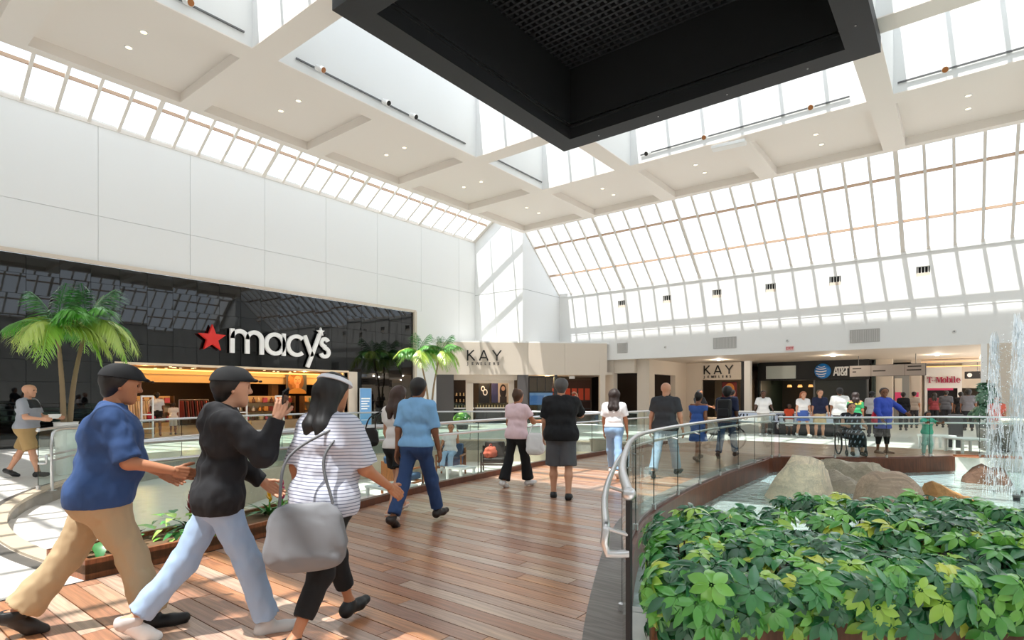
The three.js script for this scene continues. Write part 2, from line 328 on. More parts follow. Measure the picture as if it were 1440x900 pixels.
// sloped perimeter glazing: along = 'u' or 'v'; the sill runs at `sill`, the head at `head`
function slope(name, label, along, from, to, sill, sillY, head, headY, thick, ends) {
  const w = struct(name, label, 'skylight'), at = (s, t) => { const a = sill + (head - sill) * t, y = sillY + (headY - sillY) * t; return along === 'u' ? V(s, y, a) : V(a, y, s); };
  const L = Math.abs(head - sill), rowsT = [0, 1.07 / L, 2.53 / L, 1], pitch = 0.832, n = Math.floor((to - from) / pitch), off = thick;
  const lines = [from]; for (let s = off - Math.ceil((off - from) / pitch) * pitch; s < to; s += pitch) if (s > from + 0.15 && s < to - 0.15) lines.push(s); lines.push(to);
  lines.forEach((s) => { const bold = Math.abs(((s - off) / pitch) % 5) < 0.1; part(w, 'mullion', bar(at(s, 0), at(s, 1), bold ? 0.15 : 0.095, 0.14), M.mullion); });
  for (const t of rowsT) part(w, 'purlin', bar(at(from, t), at(to, t), 0.09, t === 0 ? 0.18 : 0.1), t === 0 || t === 1 ? M.mullion : M.purlin);
  for (let i = 0; i + 1 < lines.length; i++) for (let k = 0; k < 3; k++) {
    const a = at(lines[i], rowsT[k]), b = at(lines[i + 1], rowsT[k]), c = at(lines[i + 1], rowsT[k + 1]), d = at(lines[i], rowsT[k + 1]), g = new THREE.BufferGeometry();
    g.setAttribute('position', new THREE.BufferAttribute(new Float32Array([...a, ...b, ...c, ...a, ...c, ...d]), 3)); g.computeVertexNormals();
    part(w, 'pane', clean(g), M.pane);
  }
}
slope('window_1', 'sloped glazed roof with three rows of panes above the vented wall', 'v', V1, V2, U3 + 0.02, 7.4, U2, 10.62, 1.94);
slope('window_2', 'sloped glazed strip above the tall panelled wall', 'u', U1, U2, V3 + 0.02, 10.38, V2, 12.6, 7.64);
slope('window_3', 'sloped glazed roof on the opposite side of the court', 'u', U1, U2, V0 - 0.02, 7.4, V1, 10.62, 7.64);
slope('window_4', 'sloped glazed strip behind the viewer', 'v', V1, V2, U0 - 0.02, 10.38, U1, 12.6, 1.94);

{ // hanging black canopy in the middle of the ceiling
  const c = thing('ceiling_canopy', 'large black square canopy with gridded recess hung under the ceiling', 'canopy', [11.77, 0, 6.1]);
  const o = 4.53, i = 3.87, y0 = 9.83, y1 = 10.2, th = 0.04;
  const B = (a, b, p, q, c1, d) => { const g = new THREE.BoxGeometry(b - a, q - p, d - c1); g.translate((a + b) / 2, (p + q) / 2, (c1 + d) / 2); return boxUV(g); };
  const rim = part(c, 'rim', [B(-o, o, y0, y1, -o, -i), B(-o, o, y0, y1, i, o), B(-o, -i, y0, y1, -i, i), B(i, o, y0, y1, -i, i)], M.blackSoft);
  for (const g of [B(-i, i, y1, 12.15, -i, -i + th), B(-i, i, y1, 12.15, i - th, i), B(-i, -i + th, y1, 12.15, -i, i), B(i - th, i, y1, 12.15, -i, i)]) part(c, 'side_panel', g, M.blackMatte);
  part(c, 'top_panel', B(-i, i, 12.15, 12.2, -i, i), M.blackMatte);
  const gm = std(0x26272a, 0.55);
  for (let k = 0; k < 36; k++) { const x = -i + 0.12 + k * (2 * i - 0.24) / 35; part(c, 'grid_bar', B(x - 0.035, x + 0.035, 12.03, 12.15, -i + th, i - th), gm); part(c, 'grid_bar', B(-i + th, i - th, 12.05, 12.15, x - 0.035, x + 0.035), gm); }
  for (const [x, z] of [[-3, 4.2], [-1, 4.2], [1, 4.2], [3, 4.2], [4.2, 3], [4.2, 1], [4.2, -1], [4.2, -3]]) part(rim, 'rim_bolt', cyl(0.02, 0.02, 0.012, x, y0 - 0.012, z, 10), M.steel);
}
{ // track lights on the well walls
  const track = (a, b, label) => { const t = thing('light_track', label, 'light track'); part(t, 'rail', bar(a, b, 0.035, 0.04), M.steelDark); return t; };
  const rail = track(V(8.4, 10.56, 13.96), V(15.0, 10.56, 13.96), 'grey spotlight track on the shaded light well wall facing the canopy');
  track(V(3.7, 10.56, 13.96), V(7.0, 10.56, 13.96), 'short grey spotlight track in the corner light well');
  track(V(19.78, 10.56, 9.5), V(19.78, 10.56, 2.7), 'grey spotlight track on the sunlit light well wall beside the canopy');
  track(V(19.78, 10.56, 1.5), V(19.78, 10.56, -1.5), 'grey spotlight track in the light well over the fountain side');
  track(V(16.4, 10.56, 13.96), V(19.7, 10.56, 13.96), 'grey spotlight track in the square corner light well');
  const spot = (u, v, du, dv, label, lens) => {
    const t = thing('spotlight', label, 'spotlight', [u, 10.56, v], 0, 'spotlights on the ceiling tracks');
    const dir = new THREE.Vector3(du, -0.55, -dv).normalize(), a = new THREE.Vector3(du * 0.06, -0.02, -dv * 0.06), b = a.clone().addScaledVector(dir, 0.26);
    part(t, 'bracket', bar(new THREE.Vector3(), a.clone().addScaledVector(dir, 0.08), 0.02), M.steelDark);
    const hs = part(t, 'housing', rod(a, b, 0.075, 0.085, 16), M.whiteGloss); part(hs, 'lens', rod(b, b.clone().addScaledVector(dir, 0.012), 0.072, 0.072, 16), lens);
  };
  const amber = std(0xa86a35, 0.3), dark = std(0x141312, 0.2);
  spot(8.95, 13.94, 0.3, -1, 'white track spotlight with amber lens', amber); spot(11.25, 13.94, 0.1, -1, 'white track spotlight with black lens', dark); spot(12.35, 13.94, 0.1, -1, 'white track spotlight with black lens', dark);
  spot(5.6, 13.94, 0.1, -1, 'white track spotlight in the corner light well', amber); spot(19.76, 9.1, -1, 0.1, 'white track spotlight with black lens', dark); spot(19.76, 7.0, -1, 0, 'white track spotlight with amber lens', amber);
  spot(19.76, 3.7, -1, 0, 'white track spotlight on the sunlit wall', amber); spot(19.76, 0.4, -1, 0, 'white track spotlight in the light well over the fountain side', amber);
  const pj = thing('projector', 'flat white device hanging by the sunlit light well', 'projector', [19.9, 10.1, 6.3], 0.1);
  part(pj, 'case', rbox(0.35, 0.12, 1.1, 0.03), M.white); part(pj, 'hanger', rod(new THREE.Vector3(0, 0.05, 0), new THREE.Vector3(0, 0.18, 0), 0.02), M.steel);
}

// ------------------------------------------------------------------ lettering helpers
const font = await new FontLoader().loadAsync('fonts/droid/droid_sans_bold.typeface.json');
const serif = await new FontLoader().loadAsync('fonts/droid/droid_serif_bold.typeface.json');
function text(s, size, depth, f = font) { const g = new TextGeometry(s, { font: f, size, depth, curveSegments: 6, bevelEnabled: false }); g.computeBoundingBox(); return g; }
// an open stroke of constant width in the xy plane, extruded towards +z
function stroke(pts, w, depth) {
  const L = [], R = [];
  pts.forEach(([x, y], i) => { const a = pts[Math.max(0, i - 1)], b = pts[Math.min(pts.length - 1, i + 1)], dx = b[0] - a[0], dy = b[1] - a[1], l = Math.hypot(dx, dy) || 1; L.push(new THREE.Vector2(x - dy / l * w / 2, y + dx / l * w / 2)); R.push(new THREE.Vector2(x + dy / l * w / 2, y - dx / l * w / 2)); });
  return clean(new THREE.ExtrudeGeometry(new THREE.Shape([...L, ...R.reverse()]), { depth, bevelEnabled: false }));
}
const arcP = (cx, cy, r, a0, a1, n = 20) => Array.from({ length: n + 1 }, (_, i) => { const a = (a0 + (a1 - a0) * i / n) * Math.PI / 180; return [cx + r * Math.cos(a), cy + r * Math.sin(a)]; });
function star(r, depth) { const p = []; for (let i = 0; i < 10; i++) { const a = Math.PI / 2 + i * Math.PI / 5, q = i % 2 ? r * 0.4 : r; p.push(new THREE.Vector2(Math.cos(a) * q, Math.sin(a) * q)); } return clean(new THREE.ExtrudeGeometry(new THREE.Shape(p), { depth, bevelEnabled: true, bevelSize: 0.015, bevelThickness: 0.02, bevelSegments: 1 })); }
const place = (g, x, y, z = 0, s = 1) => { g.scale(s, s, 1); g.translate(x, y, z); return g; };
function print(w, h, draw) { const c = document.createElement('canvas'); c.width = w; c.height = h; draw(c.getContext('2d'), w, h); const t = new THREE.CanvasTexture(c); t.colorSpace = THREE.SRGBColorSpace; return t; }

// ------------------------------------------------------------------ department store front
{
  const front = thing('black_storefront', 'glossy black glass storefront with lit opening under the white panelled wall', 'storefront');
  const cols = []; for (let u = -4.48; u < 19.8; u += 0.81) cols.push(u);
  const rows = [0, 0.665, 1.33, 1.995, 2.66, 3.31, 3.96, 4.61, 5.22, 5.8];
  part(front, 'backing', [box(-4.5, 6.7, 0, 5.8, 22.06, 22.3), box(6.7, 15.84, 2.66, 5.8, 22.06, 22.3), box(15.84, 19.84, 0, 5.8, 22.06, 22.3)], M.blackMatte);
  for (const u of cols) for (let k = 0; k < 9; k++) {
    const um = u + 0.405; if (k < 4 && um > 6.7 && um < 16.6) continue;
    const w = Math.min(0.81, 19.82 - u) - 0.012, h = rows[k + 1] - rows[k] - 0.01;
    const m = part(front, 'glass_panel', new THREE.BoxGeometry(w, h, 0.012), M.blackGlass, [u + 0.405, (rows[k] + rows[k + 1]) / 2, 22.03]);
    m.rotation.set(rnd(-0.006, 0.006), rnd(-0.006, 0.006), 0);
  }
  part(front, 'opening_jamb', box(15.84, 16.3, 0, 2.66, 21.96, 22.4), M.beige);
  part(front, 'opening_lip', box(6.7, 15.84, 2.62, 2.7, 21.97, 22.3), std(0xe8d2b4, 0.5));
  part(front, 'corner_reveal', box(19.75, 19.9, 0, 5.85, 21.9, 22.1), M.beige);

  const sign = thing('store_sign', 'white rounded lowercase lettering with red star on black glass', 'sign', [10.42, 3.2, 21.93]);
  const s = 0.17, D = 0.1, X = 0.93, put = (list, x, k = 1) => { const g = merge(list); g.scale(X * k, X, 1); g.translate(x, 0, 0); return g; };
  const stem = (x, y0, y1) => stroke([[x, y0], [x, y1]], s, D);
  part(sign, 'letter', put([stem(0.085, 0, 1), stroke([[0.085, 0.6], ...arcP(0.39, 0.61, 0.305, 180, 0), [0.695, 0]], s, D), stroke([[0.695, 0.6], ...arcP(1.0, 0.61, 0.305, 180, 0), [1.305, 0]], s, D)], 0, 1.03), M.whiteGloss);
  part(sign, 'letter', put([stroke(arcP(0.5, 0.49, 0.415, 0, 360, 40), s, D), stem(0.915, 0, 0.98)], 1.36, 0.97), M.whiteGloss);
  part(sign, 'letter', put([stroke(arcP(0.5, 0.49, 0.415, 48, 312, 32), s, D)], 2.3, 1.0), M.whiteGloss);
  part(sign, 'letter', put([stroke([[0.0, 0.98], [0.36, 0.05]], s, D), stroke([[0.74, 1.1], [0.14, -0.45]], s, D)], 3.13, 1.05), M.whiteGloss);
  part(sign, 'letter', put([stroke([...arcP(0.28, 0.73, 0.17, 20, 270, 16), ...arcP(0.28, 0.27, 0.2, 90, -165, 18)], s, D)], 3.83, 1.05), M.whiteGloss);
  part(sign, 'apostrophe_star', place(star(0.17, D), 3.9, 1.13), M.whiteGloss);
  part(sign, 'star', place(star(0.5, D), -0.66, 0.49), M.red);

  // interior
  const inn = thing('store_interior', 'warm lit department store interior seen through the wide opening', 'store interior');
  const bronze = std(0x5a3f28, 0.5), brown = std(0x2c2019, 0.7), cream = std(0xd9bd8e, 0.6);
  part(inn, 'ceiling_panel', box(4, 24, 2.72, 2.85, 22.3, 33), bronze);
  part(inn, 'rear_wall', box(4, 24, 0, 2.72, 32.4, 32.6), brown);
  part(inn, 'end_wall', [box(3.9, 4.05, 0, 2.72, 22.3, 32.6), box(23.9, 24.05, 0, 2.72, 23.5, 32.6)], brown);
  part(inn, 'cove_band', box(6, 23, 2.15, 2.5, 27.2, 27.35), cream);
  part(inn, 'cove_lamp', box(6.2, 22.8, 2.64, 2.7, 26.5, 26.56), std(0xffe2b0, 0.5, { emissive: 0xffc070, emissiveIntensity: 3 }));
  { const l = new THREE.RectAreaLight(0xffbe68, 15, 16.6, 0.12); l.position.set(14.5, 2.62, -26.58); l.lookAt(14.5, 2.32, -27.2); l.name = 'cove_light'; inn.add(l); } part(inn, 'cove_soffit', box(6, 23, 2.5, 2.72, 27.0, 28.4), cream);
  part(inn, 'counter_band', box(13.2, 19.5, 0.0, 0.42, 25.6, 26.0), std(0xcdbfae, 0.5));
  for (const u of [8.0, 12.9, 15.2, 19.0]) part(inn, 'column', box(u, u + 0.35, 0, 2.72, 27.5, 27.85), bronze);
  const lampM = std(0xffe7bd, 0.5, { emissive: 0xffd79a, emissiveIntensity: 9 });
  for (let i = 0; i < 22; i++) { const u = rnd(6.5, 17), v = rnd(22.8, 26.6); part(inn, 'ceiling_lamp', cyl(0.05, 0.05, 0.012, u, 2.705, -v, 12), lampM); }
  for (const [u, v] of [[8.5, 24.6], [12, 24.6], [15.5, 25], [18.5, 26]]) { const l = new THREE.PointLight(0xffc27a, 16); l.position.set(u, 2.55, -v); l.castShadow = true; inn.add(l); l.name = 'lamp_light'; }
  const l2 = new THREE.PointLight(0xffc27a, 14); l2.position.set(12, 2.3, -29.6); l2.castShadow = true; l2.name = 'lamp_light'; inn.add(l2);

  // shelving with goods
  const goodsC = [0xb04a35, 0xd9c7a8, 0x4a7a58, 0xe2a04a, 0x9c9c96, 0x5d3c2e, 0xc9566b, 0x6f9a86, 0xe8dccb, 0x7a2f2a].map((c) => std(c, 0.5));
  const bottle = new THREE.LatheGeometry([[0, 0], [0.07, 0], [0.075, 0.02], [0.075, 0.14], [0.03, 0.18], [0.03, 0.24], [0, 0.24]].map(([x, y]) => new THREE.Vector2(x, y)), 10);
  const carton = rbox(0.2, 0.22, 0.14, 0.008, 0, 0.11, 0, 1);
  for (const [u0, u1, v] of [[12.6, 15.4, 25.8], [15.9, 18.6, 25.8], [7.6, 10.4, 27.0]]) {
    const sh = thing('display_shelf', v > 26 ? 'dark display shelf with goods deep inside the store' : u0 < 14 ? 'lit display shelf of goods behind the security gates' : 'lit display shelf of goods beside the beige jamb', 'shelf', [(u0 + u1) / 2, 0, v]);
    const w = u1 - u0, B = (a, b, p, q, c1, d) => { const g = new THREE.BoxGeometry(b - a, q - p, d - c1); g.translate((a + b) / 2, (p + q) / 2, (c1 + d) / 2); return boxUV(g); };
    part(sh, 'back_panel', B(-w / 2, w / 2, 0.4, 1.55, -0.3, -0.26), cream); const board = [0.45, 0.85, 1.25];
    for (const y of board) part(sh, 'shelf_board', B(-w / 2, w / 2, y - 0.03, y, -0.26, 0.12), bronze);
    part(sh, 'plinth', B(-w / 2, w / 2, 0, 0.42, -0.3, 0.12), cream);
    for (const s2 of [-1, 1]) part(sh, 'side_panel', B(s2 * w / 2 - 0.02, s2 * w / 2 + 0.02, 0, 1.55, -0.3, 0.12), bronze);
    for (const y of board) for (let x = -w / 2 + 0.18; x < w / 2 - 0.12; x += rnd(0.24, 0.34)) {
      const it = new THREE.Mesh(rnd() < 0.5 ? bottle : carton, pick(goodsC)), bt = it.geometry === bottle; it.name = numbered(bt ? 'bottle' : 'carton'); it.position.set((u0 + u1) / 2 + x, y, -v + rnd(-0.1, 0.02)); scene.add(it);
      it.userData = { label: bt ? 'small bottle standing on a store display shelf' : 'small carton standing on a store display shelf', category: bt ? 'bottle' : 'box', group: bt ? 'bottles on the store shelves' : 'cartons on the store shelves' };
    }
  }
  const garment = (c) => std(c, 0.9);
  for (const [u, v, lab, cs] of [[8.6, 26.2, 'clothes rack with pale garments deep in the store', [0xe8dccb, 0xd9d2cc, 0xc9b9a0, 0xe6e2de]], [10.6, 25.4, 'clothes rack with dark red and brown garments in the store', [0x7a2f2a, 0x3a2a24, 0x9c4a3a, 0x5d3c2e]], [6.9, 25.0, 'clothes rack with black and white garments near the palm', [0x2a2a2c, 0xe2e0dc, 0x55524f, 0x1e1c1c]]]) {
    const rk = thing('clothes_rack', lab, 'clothes rack', [u, 0, v], 0.3);
    part(rk, 'frame', [rod(new THREE.Vector3(-0.7, 0.02, 0), new THREE.Vector3(-0.7, 1.4, 0), 0.015), rod(new THREE.Vector3(0.7, 0.02, 0), new THREE.Vector3(0.7, 1.4, 0), 0.015), rod(new THREE.Vector3(-0.7, 1.4, 0), new THREE.Vector3(0.7, 1.4, 0), 0.015), rbox(0.04, 0.03, 0.5, 0.01, -0.7, 0.015, 0), rbox(0.04, 0.03, 0.5, 0.01, 0.7, 0.015, 0)], M.steel);
    for (let i = 0; i < 12; i++) { const g = rbox(0.05, 0.75, 0.42, 0.02, -0.6 + i * 0.11, 0.98, 0, 1), p = g.attributes.position; for (let k = 0; k < p.count; k++) if (p.getY(k) > 1.25) p.setZ(k, p.getZ(k) * 0.55); const m = new THREE.Mesh(g, garment(cs[i % 4])); m.name = numbered('hanging_garment'); m.position.copy(rk.position); m.rotation.y = 0.3; scene.add(m); m.userData = { label: 'garment hanging on the ' + lab.replace(/ (deep|in|near).*/, ''), category: 'garment', group: 'garments on ' + lab }; }
  }
  const poster = thing('poster', 'hanging fashion poster of a woman with long golden hair', 'poster', [16.2, 1.72, 26.9]);
  const face = print(256, 300, (c, w, h) => { c.fillStyle = '#4a5058'; c.fillRect(0, 0, w, h); c.fillStyle = '#8a5a30'; c.beginPath(); c.ellipse(120, 140, 100, 130, 0.1, 0, 7); c.fill(); c.fillStyle = '#b97f48'; for (let i = 0; i < 26; i++) { c.beginPath(); c.ellipse(40 + (i * 37) % 160, 60 + (i * 53) % 220, 10, 40, 0.3, 0, 7); c.fill(); } c.fillStyle = '#e0a57c'; c.beginPath(); c.ellipse(140, 115, 46, 66, 0.08, 0, 7); c.fill(); c.fillRect(118, 160, 44, 70); c.fillStyle = '#c9954f'; c.beginPath(); c.ellipse(140, 290, 110, 66, 0, 0, 7); c.fill(); c.fillStyle = '#3a2418'; c.fillRect(112, 98, 20, 7); c.fillRect(150, 98, 20, 7); c.fillStyle = '#a83c34'; c.fillRect(126, 148, 28, 9); c.fillStyle = '#c98a62'; c.fillRect(137, 105, 8, 30); });
  part(poster, 'print', new THREE.BoxGeometry(1.15, 1.1, 0.03).translate(0, 0.5, 0), std(0xffffff, 0.6, { map: face }));
  part(poster, 'hanger', [rod(new THREE.Vector3(-0.4, 1.05, 0), new THREE.Vector3(-0.4, 1.1, 0), 0.01), rod(new THREE.Vector3(0.4, 1.05, 0), new THREE.Vector3(0.4, 1.1, 0), 0.01)], M.steelDark);
  const gate = (u, v, label) => { const t = thing('security_gate', label, 'security gate', [u, 0, v]); part(t, 'frame', [rbox(0.06, 1.55, 0.08, 0.03, -0.18, 0.8, 0), rbox(0.06, 1.55, 0.08, 0.03, 0.18, 0.8, 0), rbox(0.42, 0.06, 0.08, 0.03, 0, 1.55, 0), rbox(0.36, 0.05, 0.06, 0.02, 0, 0.9, 0), rbox(0.36, 0.05, 0.06, 0.02, 0, 0.4, 0)], M.whiteGloss); part(t, 'foot', rbox(0.5, 0.06, 0.16, 0.02, 0, 0.03, 0), M.charcoal); };
  gate(12.9, 22.7, 'white security gate in the middle of the store entrance'); gate(11.3, 22.7, 'white security gate beside the red notice'); gate(7.9, 22.7, 'white security gate at the palm side of the store entrance');
  const notice = thing('notice_stand', 'small red and white notice on a stand in the store entrance', 'sign', [11.0, 0, 23.2]);
  const npn = part(notice, 'panel', rbox(0.45, 0.6, 0.03, 0.01, 0, 1.25, 0), std(0xb02838, 0.5)); part(npn, 'price_field', rbox(0.32, 0.26, 0.01, 0.004, 0, 1.32, 0.02), M.white); part(notice, 'post', rod(new THREE.Vector3(0, 0.02, 0), new THREE.Vector3(0, 0.96, 0), 0.015), M.steelDark); part(notice, 'foot', cyl(0.16, 0.16, 0.02, 0, 0, 0), M.steelDark);
  const ban = thing('banner_stand', 'tall light blue banner with white lines beside the beige jamb', 'banner', [16.56, 0, 21.7]);
  const blue = print(128, 384, (c, w, h) => { c.fillStyle = '#6ea6dc'; c.fillRect(0, 0, w, h); c.fillStyle = '#ffffff'; [0, 1, 2, 3].forEach((t, i) => { c.fillRect(14, 118 + i * 24, 92 - (i % 2) * 22, 10); }); c.fillRect(14, 92, 100, 12); c.fillRect(14, 300, 80, 6); });
  const bsh = part(ban, 'banner_sheet', rbox(0.66, 1.86, 0.02, 0.004, 0, 0.98, 0, 1), M.white); const bp = new THREE.PlaneGeometry(0.64, 1.84); bp.translate(0, 0.98, 0.013); part(bsh, 'banner_print', bp, std(0xffffff, 0.5, { map: blue })); part(ban, 'base', rbox(0.7, 0.06, 0.2, 0.02, 0, 0.03, 0), M.steel);
}
// ------------------------------------------------------------------ corner jewellery shop on the diagonal
const diag = (s, depth = 0) => { const tu = 0.6938, tv = -0.7201; return [21.4 + tu * s + 0.7201 * depth, 22 + tv * s + 0.6938 * depth]; };
const dTurn = Math.atan2(0.7201, 0.6938);       // local +x runs along the diagonal front
{
  // group placed at start of the diagonal: local x = along, z = towards the court
  const shop = thing('jewellery_shop', 'cream fronted corner jewellery shop with dark piers and display cases', 'shop', [21.4, 0, 22], -dTurn);
  const B = (a, b, p, q, c1, d) => { const g = new THREE.BoxGeometry(b - a, q - p, d - c1); g.translate((a + b) / 2, (p + q) / 2, (c1 + d) / 2); return boxUV(g); };
  part(shop, 'fascia', B(-0.1, 4.9, 2.69, 4.42, -0.25, 0), M.beige); part(shop, 'fascia', B(4.91, 6.9, 2.69, 4.42, -0.25, 0), M.beige); part(shop, 'fascia', B(6.91, 9.25, 2.69, 4.42, -0.25, 0), M.beige);
  part(shop, 'ceiling_panel', B(-0.4, 9.6, 2.72, 2.85, -7, -0.2), M.beige);
  part(shop, 'top_ledge', B(-0.3, 9.4, 4.38, 4.5, -4, -0.02), M.wall);
  part(shop, 'rear_wall', B(-0.4, 9.6, 0, 2.72, -5.2, -5.0), std(0x5f5349, 0.7));
  const pierM = std(0x55504f, 0.45);
  part(shop, 'pier', B(-0.02, 0.9, 0, 2.69, -0.3, -0.02), pierM); part(shop, 'pier', B(4.33, 4.9, 0, 2.69, -0.3, -0.02), pierM);
  part(shop, 'pier', B(8.85, 9.15, 0, 3.6, -0.3, 0.02), M.beige); part(shop, 'pier', B(6.35, 6.5, 0, 2.69, -0.3, -0.02), M.charcoal);
  part(shop, 'entrance_portal', [B(1.55, 4.2, 2.25, 2.42, -1.0, -0.6), B(1.55, 1.95, 0, 2.3, -1.0, -0.6), B(3.9, 4.2, 0, 2.3, -1.0, -0.6)], M.beige);
  part(shop, 'portal_head', B(0.9, 4.33, 2.42, 2.69, -0.9, -0.3), M.beige);
  part(shop, 'window_mullion', [B(4.95, 5.0, 0, 2.6, -0.25, -0.2), B(5.4, 5.44, 1.75, 2.6, -0.25, -0.2), B(5.86, 5.9, 1.75, 2.6, -0.25, -0.2), B(4.95, 6.4, 2.55, 2.62, -0.25, -0.2), B(4.95, 6.4, 1.72, 1.78, -0.25, -0.2)], M.charcoal);
  const pg = new THREE.PlaneGeometry(1.4, 2.5); pg.translate(5.68, 1.3, -0.22); part(shop, 'window_pane', pg, M.railGlass);
  const scr = thing('video_screen', 'bright blue advertising screen in the corner shop window', 'screen', [...[diag(5.65, 0.4)].flatMap(([a, b]) => [a, 1.02, b])], -dTurn);
  const scrT = print(256, 144, (c, w, h) => { c.fillStyle = '#5d8fd6'; c.fillRect(0, 0, w, h); c.fillStyle = '#8ab4ea'; c.fillRect(0, 0, w, 40); c.fillStyle = '#3d5fa0'; c.beginPath(); c.ellipse(176, 90, 36, 46, 0, 0, 7); c.fill(); c.fillStyle = '#9fc0ee'; c.beginPath(); c.ellipse(176, 60, 18, 22, 0, 0, 7); c.fill(); });
  const sca = part(scr, 'screen_case', rbox(1.35, 0.78, 0.05, 0.01, 0, 0.4, -0.03), M.charcoal); const sp = new THREE.PlaneGeometry(1.3, 0.72); sp.translate(0, 0.4, 0.002); part(sca, 'screen_face', sp, std(0x000000, 0.4, { emissive: 0xffffff, emissiveMap: scrT, emissiveIntensity: 0.8 }));
  part(scr, 'stand', B(-0.2, 0.2, -1.0, 0.05, -0.08, -0.02), M.charcoal);
  // display cases
  const caseAt = (s, w, dep, label, back) => {
    const [a, b] = diag(s, dep), t = thing('display_case', label, 'display case', [a, 0, b], -dTurn);
    part(t, 'base', rbox(w, 0.85, 0.5, 0.01, 0, 0.43, 0), back); part(t, 'counter_strip', rbox(w + 0.04, 0.05, 0.54, 0.01, 0, 0.88, 0), M.white);
    part(t, 'glass_top', rbox(w, 0.25, 0.5, 0.01, 0, 1.03, 0), phys(0xf3f8f6, 0.02, { transmission: 1, thickness: 0 }));
    for (let x = -w / 2 + 0.12; x < w / 2 - 0.08; x += 0.16) part(t, 'jewel_stand', [cyl(0.035, 0.02, 0.09, x, 0.91, 0.08, 8), ball(0.03, x, 1.02, 0.08, 1, 1, 1, 8)], std(0xf2dfb0, 0.25));
  };
  caseAt(1.45, 1.1, 0.9, 'black display case beside the dark pier', M.blackSoft); caseAt(3.05, 1.9, 1.3, 'charcoal display case with white counter strip in the shop entrance', M.greyDark);
  const dp = (s, dep, w, h, y, label, draw) => { const [a, b] = diag(s, dep), t = thing('advert_panel', label, 'advert', [a, y, b], -dTurn); const bd = part(t, 'board', rbox(w, h, 0.04, 0.008, 0, h / 2, 0), M.charcoal); const p = new THREE.PlaneGeometry(w - 0.03, h - 0.03); p.translate(0, h / 2, 0.022); part(bd, 'print', p, std(0xffffff, 0.5, { map: print(160, 240, draw) })); };
  dp(2.6, 1.75, 0.62, 1.25, 1.15, 'black advert panel with white linked rings', (c, w, h) => { c.fillStyle = '#0d0c0e'; c.fillRect(0, 0, w, h); c.strokeStyle = '#e9e4de'; c.lineWidth = 13; c.beginPath(); c.arc(64, 84, 24, 0, 7); c.stroke(); c.beginPath(); c.arc(98, 124, 30, 0, 7); c.stroke(); });
  dp(3.5, 1.75, 0.98, 1.25, 1.15, 'purple advert panel showing a dark haired woman', (c, w, h) => { c.fillStyle = '#3c3a63'; c.fillRect(0, 0, 62, h); c.fillStyle = '#cbb8a4'; c.fillRect(62, 0, w, h); c.fillStyle = '#2a1d1b'; c.beginPath(); c.ellipse(110, 110, 32, 76, 0, 0, 7); c.fill(); c.fillStyle = '#d9a98c'; c.beginPath(); c.ellipse(112, 82, 18, 26, 0, 0, 7); c.fill(); c.fillStyle = '#3b302f'; c.fillRect(80, 170, 66, 70); });
  const shelf = thing('wall_shelf', 'dark shelf of small gold display pieces behind the black case', 'shelf', [...[diag(1.3, 1.9)].flatMap(([a, b]) => [a, 0, b])], -dTurn);
  part(shelf, 'back_panel', B(-0.6, 0.6, 0, 2.6, -0.05, 0), std(0x241c1a, 0.6)); for (const y of [1.2, 1.55]) { part(shelf, 'board', B(-0.55, 0.55, y - 0.02, y, 0, 0.25), M.charcoal); for (let x = -0.45; x < 0.5; x += 0.2) part(shelf, 'display_piece', [cyl(0.05, 0.03, 0.12, x, y, 0.12, 8), ball(0.04, x, y + 0.14, 0.12, 1, 1, 1, 8)], std(0xd8c6a6, 0.4)); }
  // right bay, dim showroom with red shelf glow put into the panel colour
  const red = thing('red_shelf', 'dim shelving with painted red glow in the shop bay by the beige pier', 'shelf', [...[diag(7.9, 3.2)].flatMap(([a, b]) => [a, 0, b])], -dTurn);
  part(red, 'back_panel', B(-1.2, 1.2, 0, 2.5, -0.06, 0), std(0x3a2019, 0.7)); for (let x = -1; x < 1.1; x += 0.4) part(red, 'painted_glow_bay', B(x - 0.15, x + 0.15, 1.3, 2.0, 0, 0.02), std(0xc0482c, 0.6)); for (const y of [1.25, 0.8]) part(red, 'board', B(-1.2, 1.2, y - 0.03, y, 0, 0.3), M.charcoal);
  const ex = thing('ceiling_sign', 'small white hanging sign box under the cream fascia', 'sign', [...[diag(7.4, 0.5)].flatMap(([a, b]) => [a, 2.5, b])], -dTurn); part(ex, 'sign_box', rbox(0.32, 0.16, 0.06, 0.01, 0, 0.08, 0), M.white); part(ex, 'hanger', rod(new THREE.Vector3(0, 0.14, 0), new THREE.Vector3(0, 0.24, 0), 0.01), M.steel);
  for (const s of [2.6, 6.2]) { const [a, b] = diag(s, 1.6), l = new THREE.PointLight(0xffd9a8, 9); l.position.set(a, 2.5, -b); l.castShadow = true; l.name = 'lamp_light'; scene.add(l); const lm = thing('ceiling_lamp', s < 4 ? 'round ceiling lamp over the shop entrance' : 'round ceiling lamp over the shop window', 'lamp', [a, 2.66, b]); part(lm, 'lamp_disc', cyl(0.14, 0.14, 0.05, 0, 0, 0, 18), std(0xfff0d8, 0.5, { emissive: 0xffe0b0, emissiveIntensity: 4 })); }

  // lettering: thin capitals, small second line
  const kay = (parent, h, D, mat) => {
    const w = h * 0.13, S = (p) => stroke(p.map(([x, y]) => [x * h, y * h]), w, D);
    part(parent, 'letter', [S([[0.07, 0], [0.07, 1]]), S([[0.07, 0.42], [0.66, 1]]), S([[0.24, 0.56], [0.74, 0]])], mat);
    part(parent, 'letter', [S([[1.2, 0], [1.6, 1]]), S([[1.6, 1], [2.0, 0]]), S([[1.32, 0.28], [1.88, 0.28]])], mat);
    part(parent, 'letter', [S([[2.45, 1], [2.86, 0.45]]), S([[3.27, 1], [2.86, 0.45]]), S([[2.86, 0], [2.86, 0.5]])], mat);
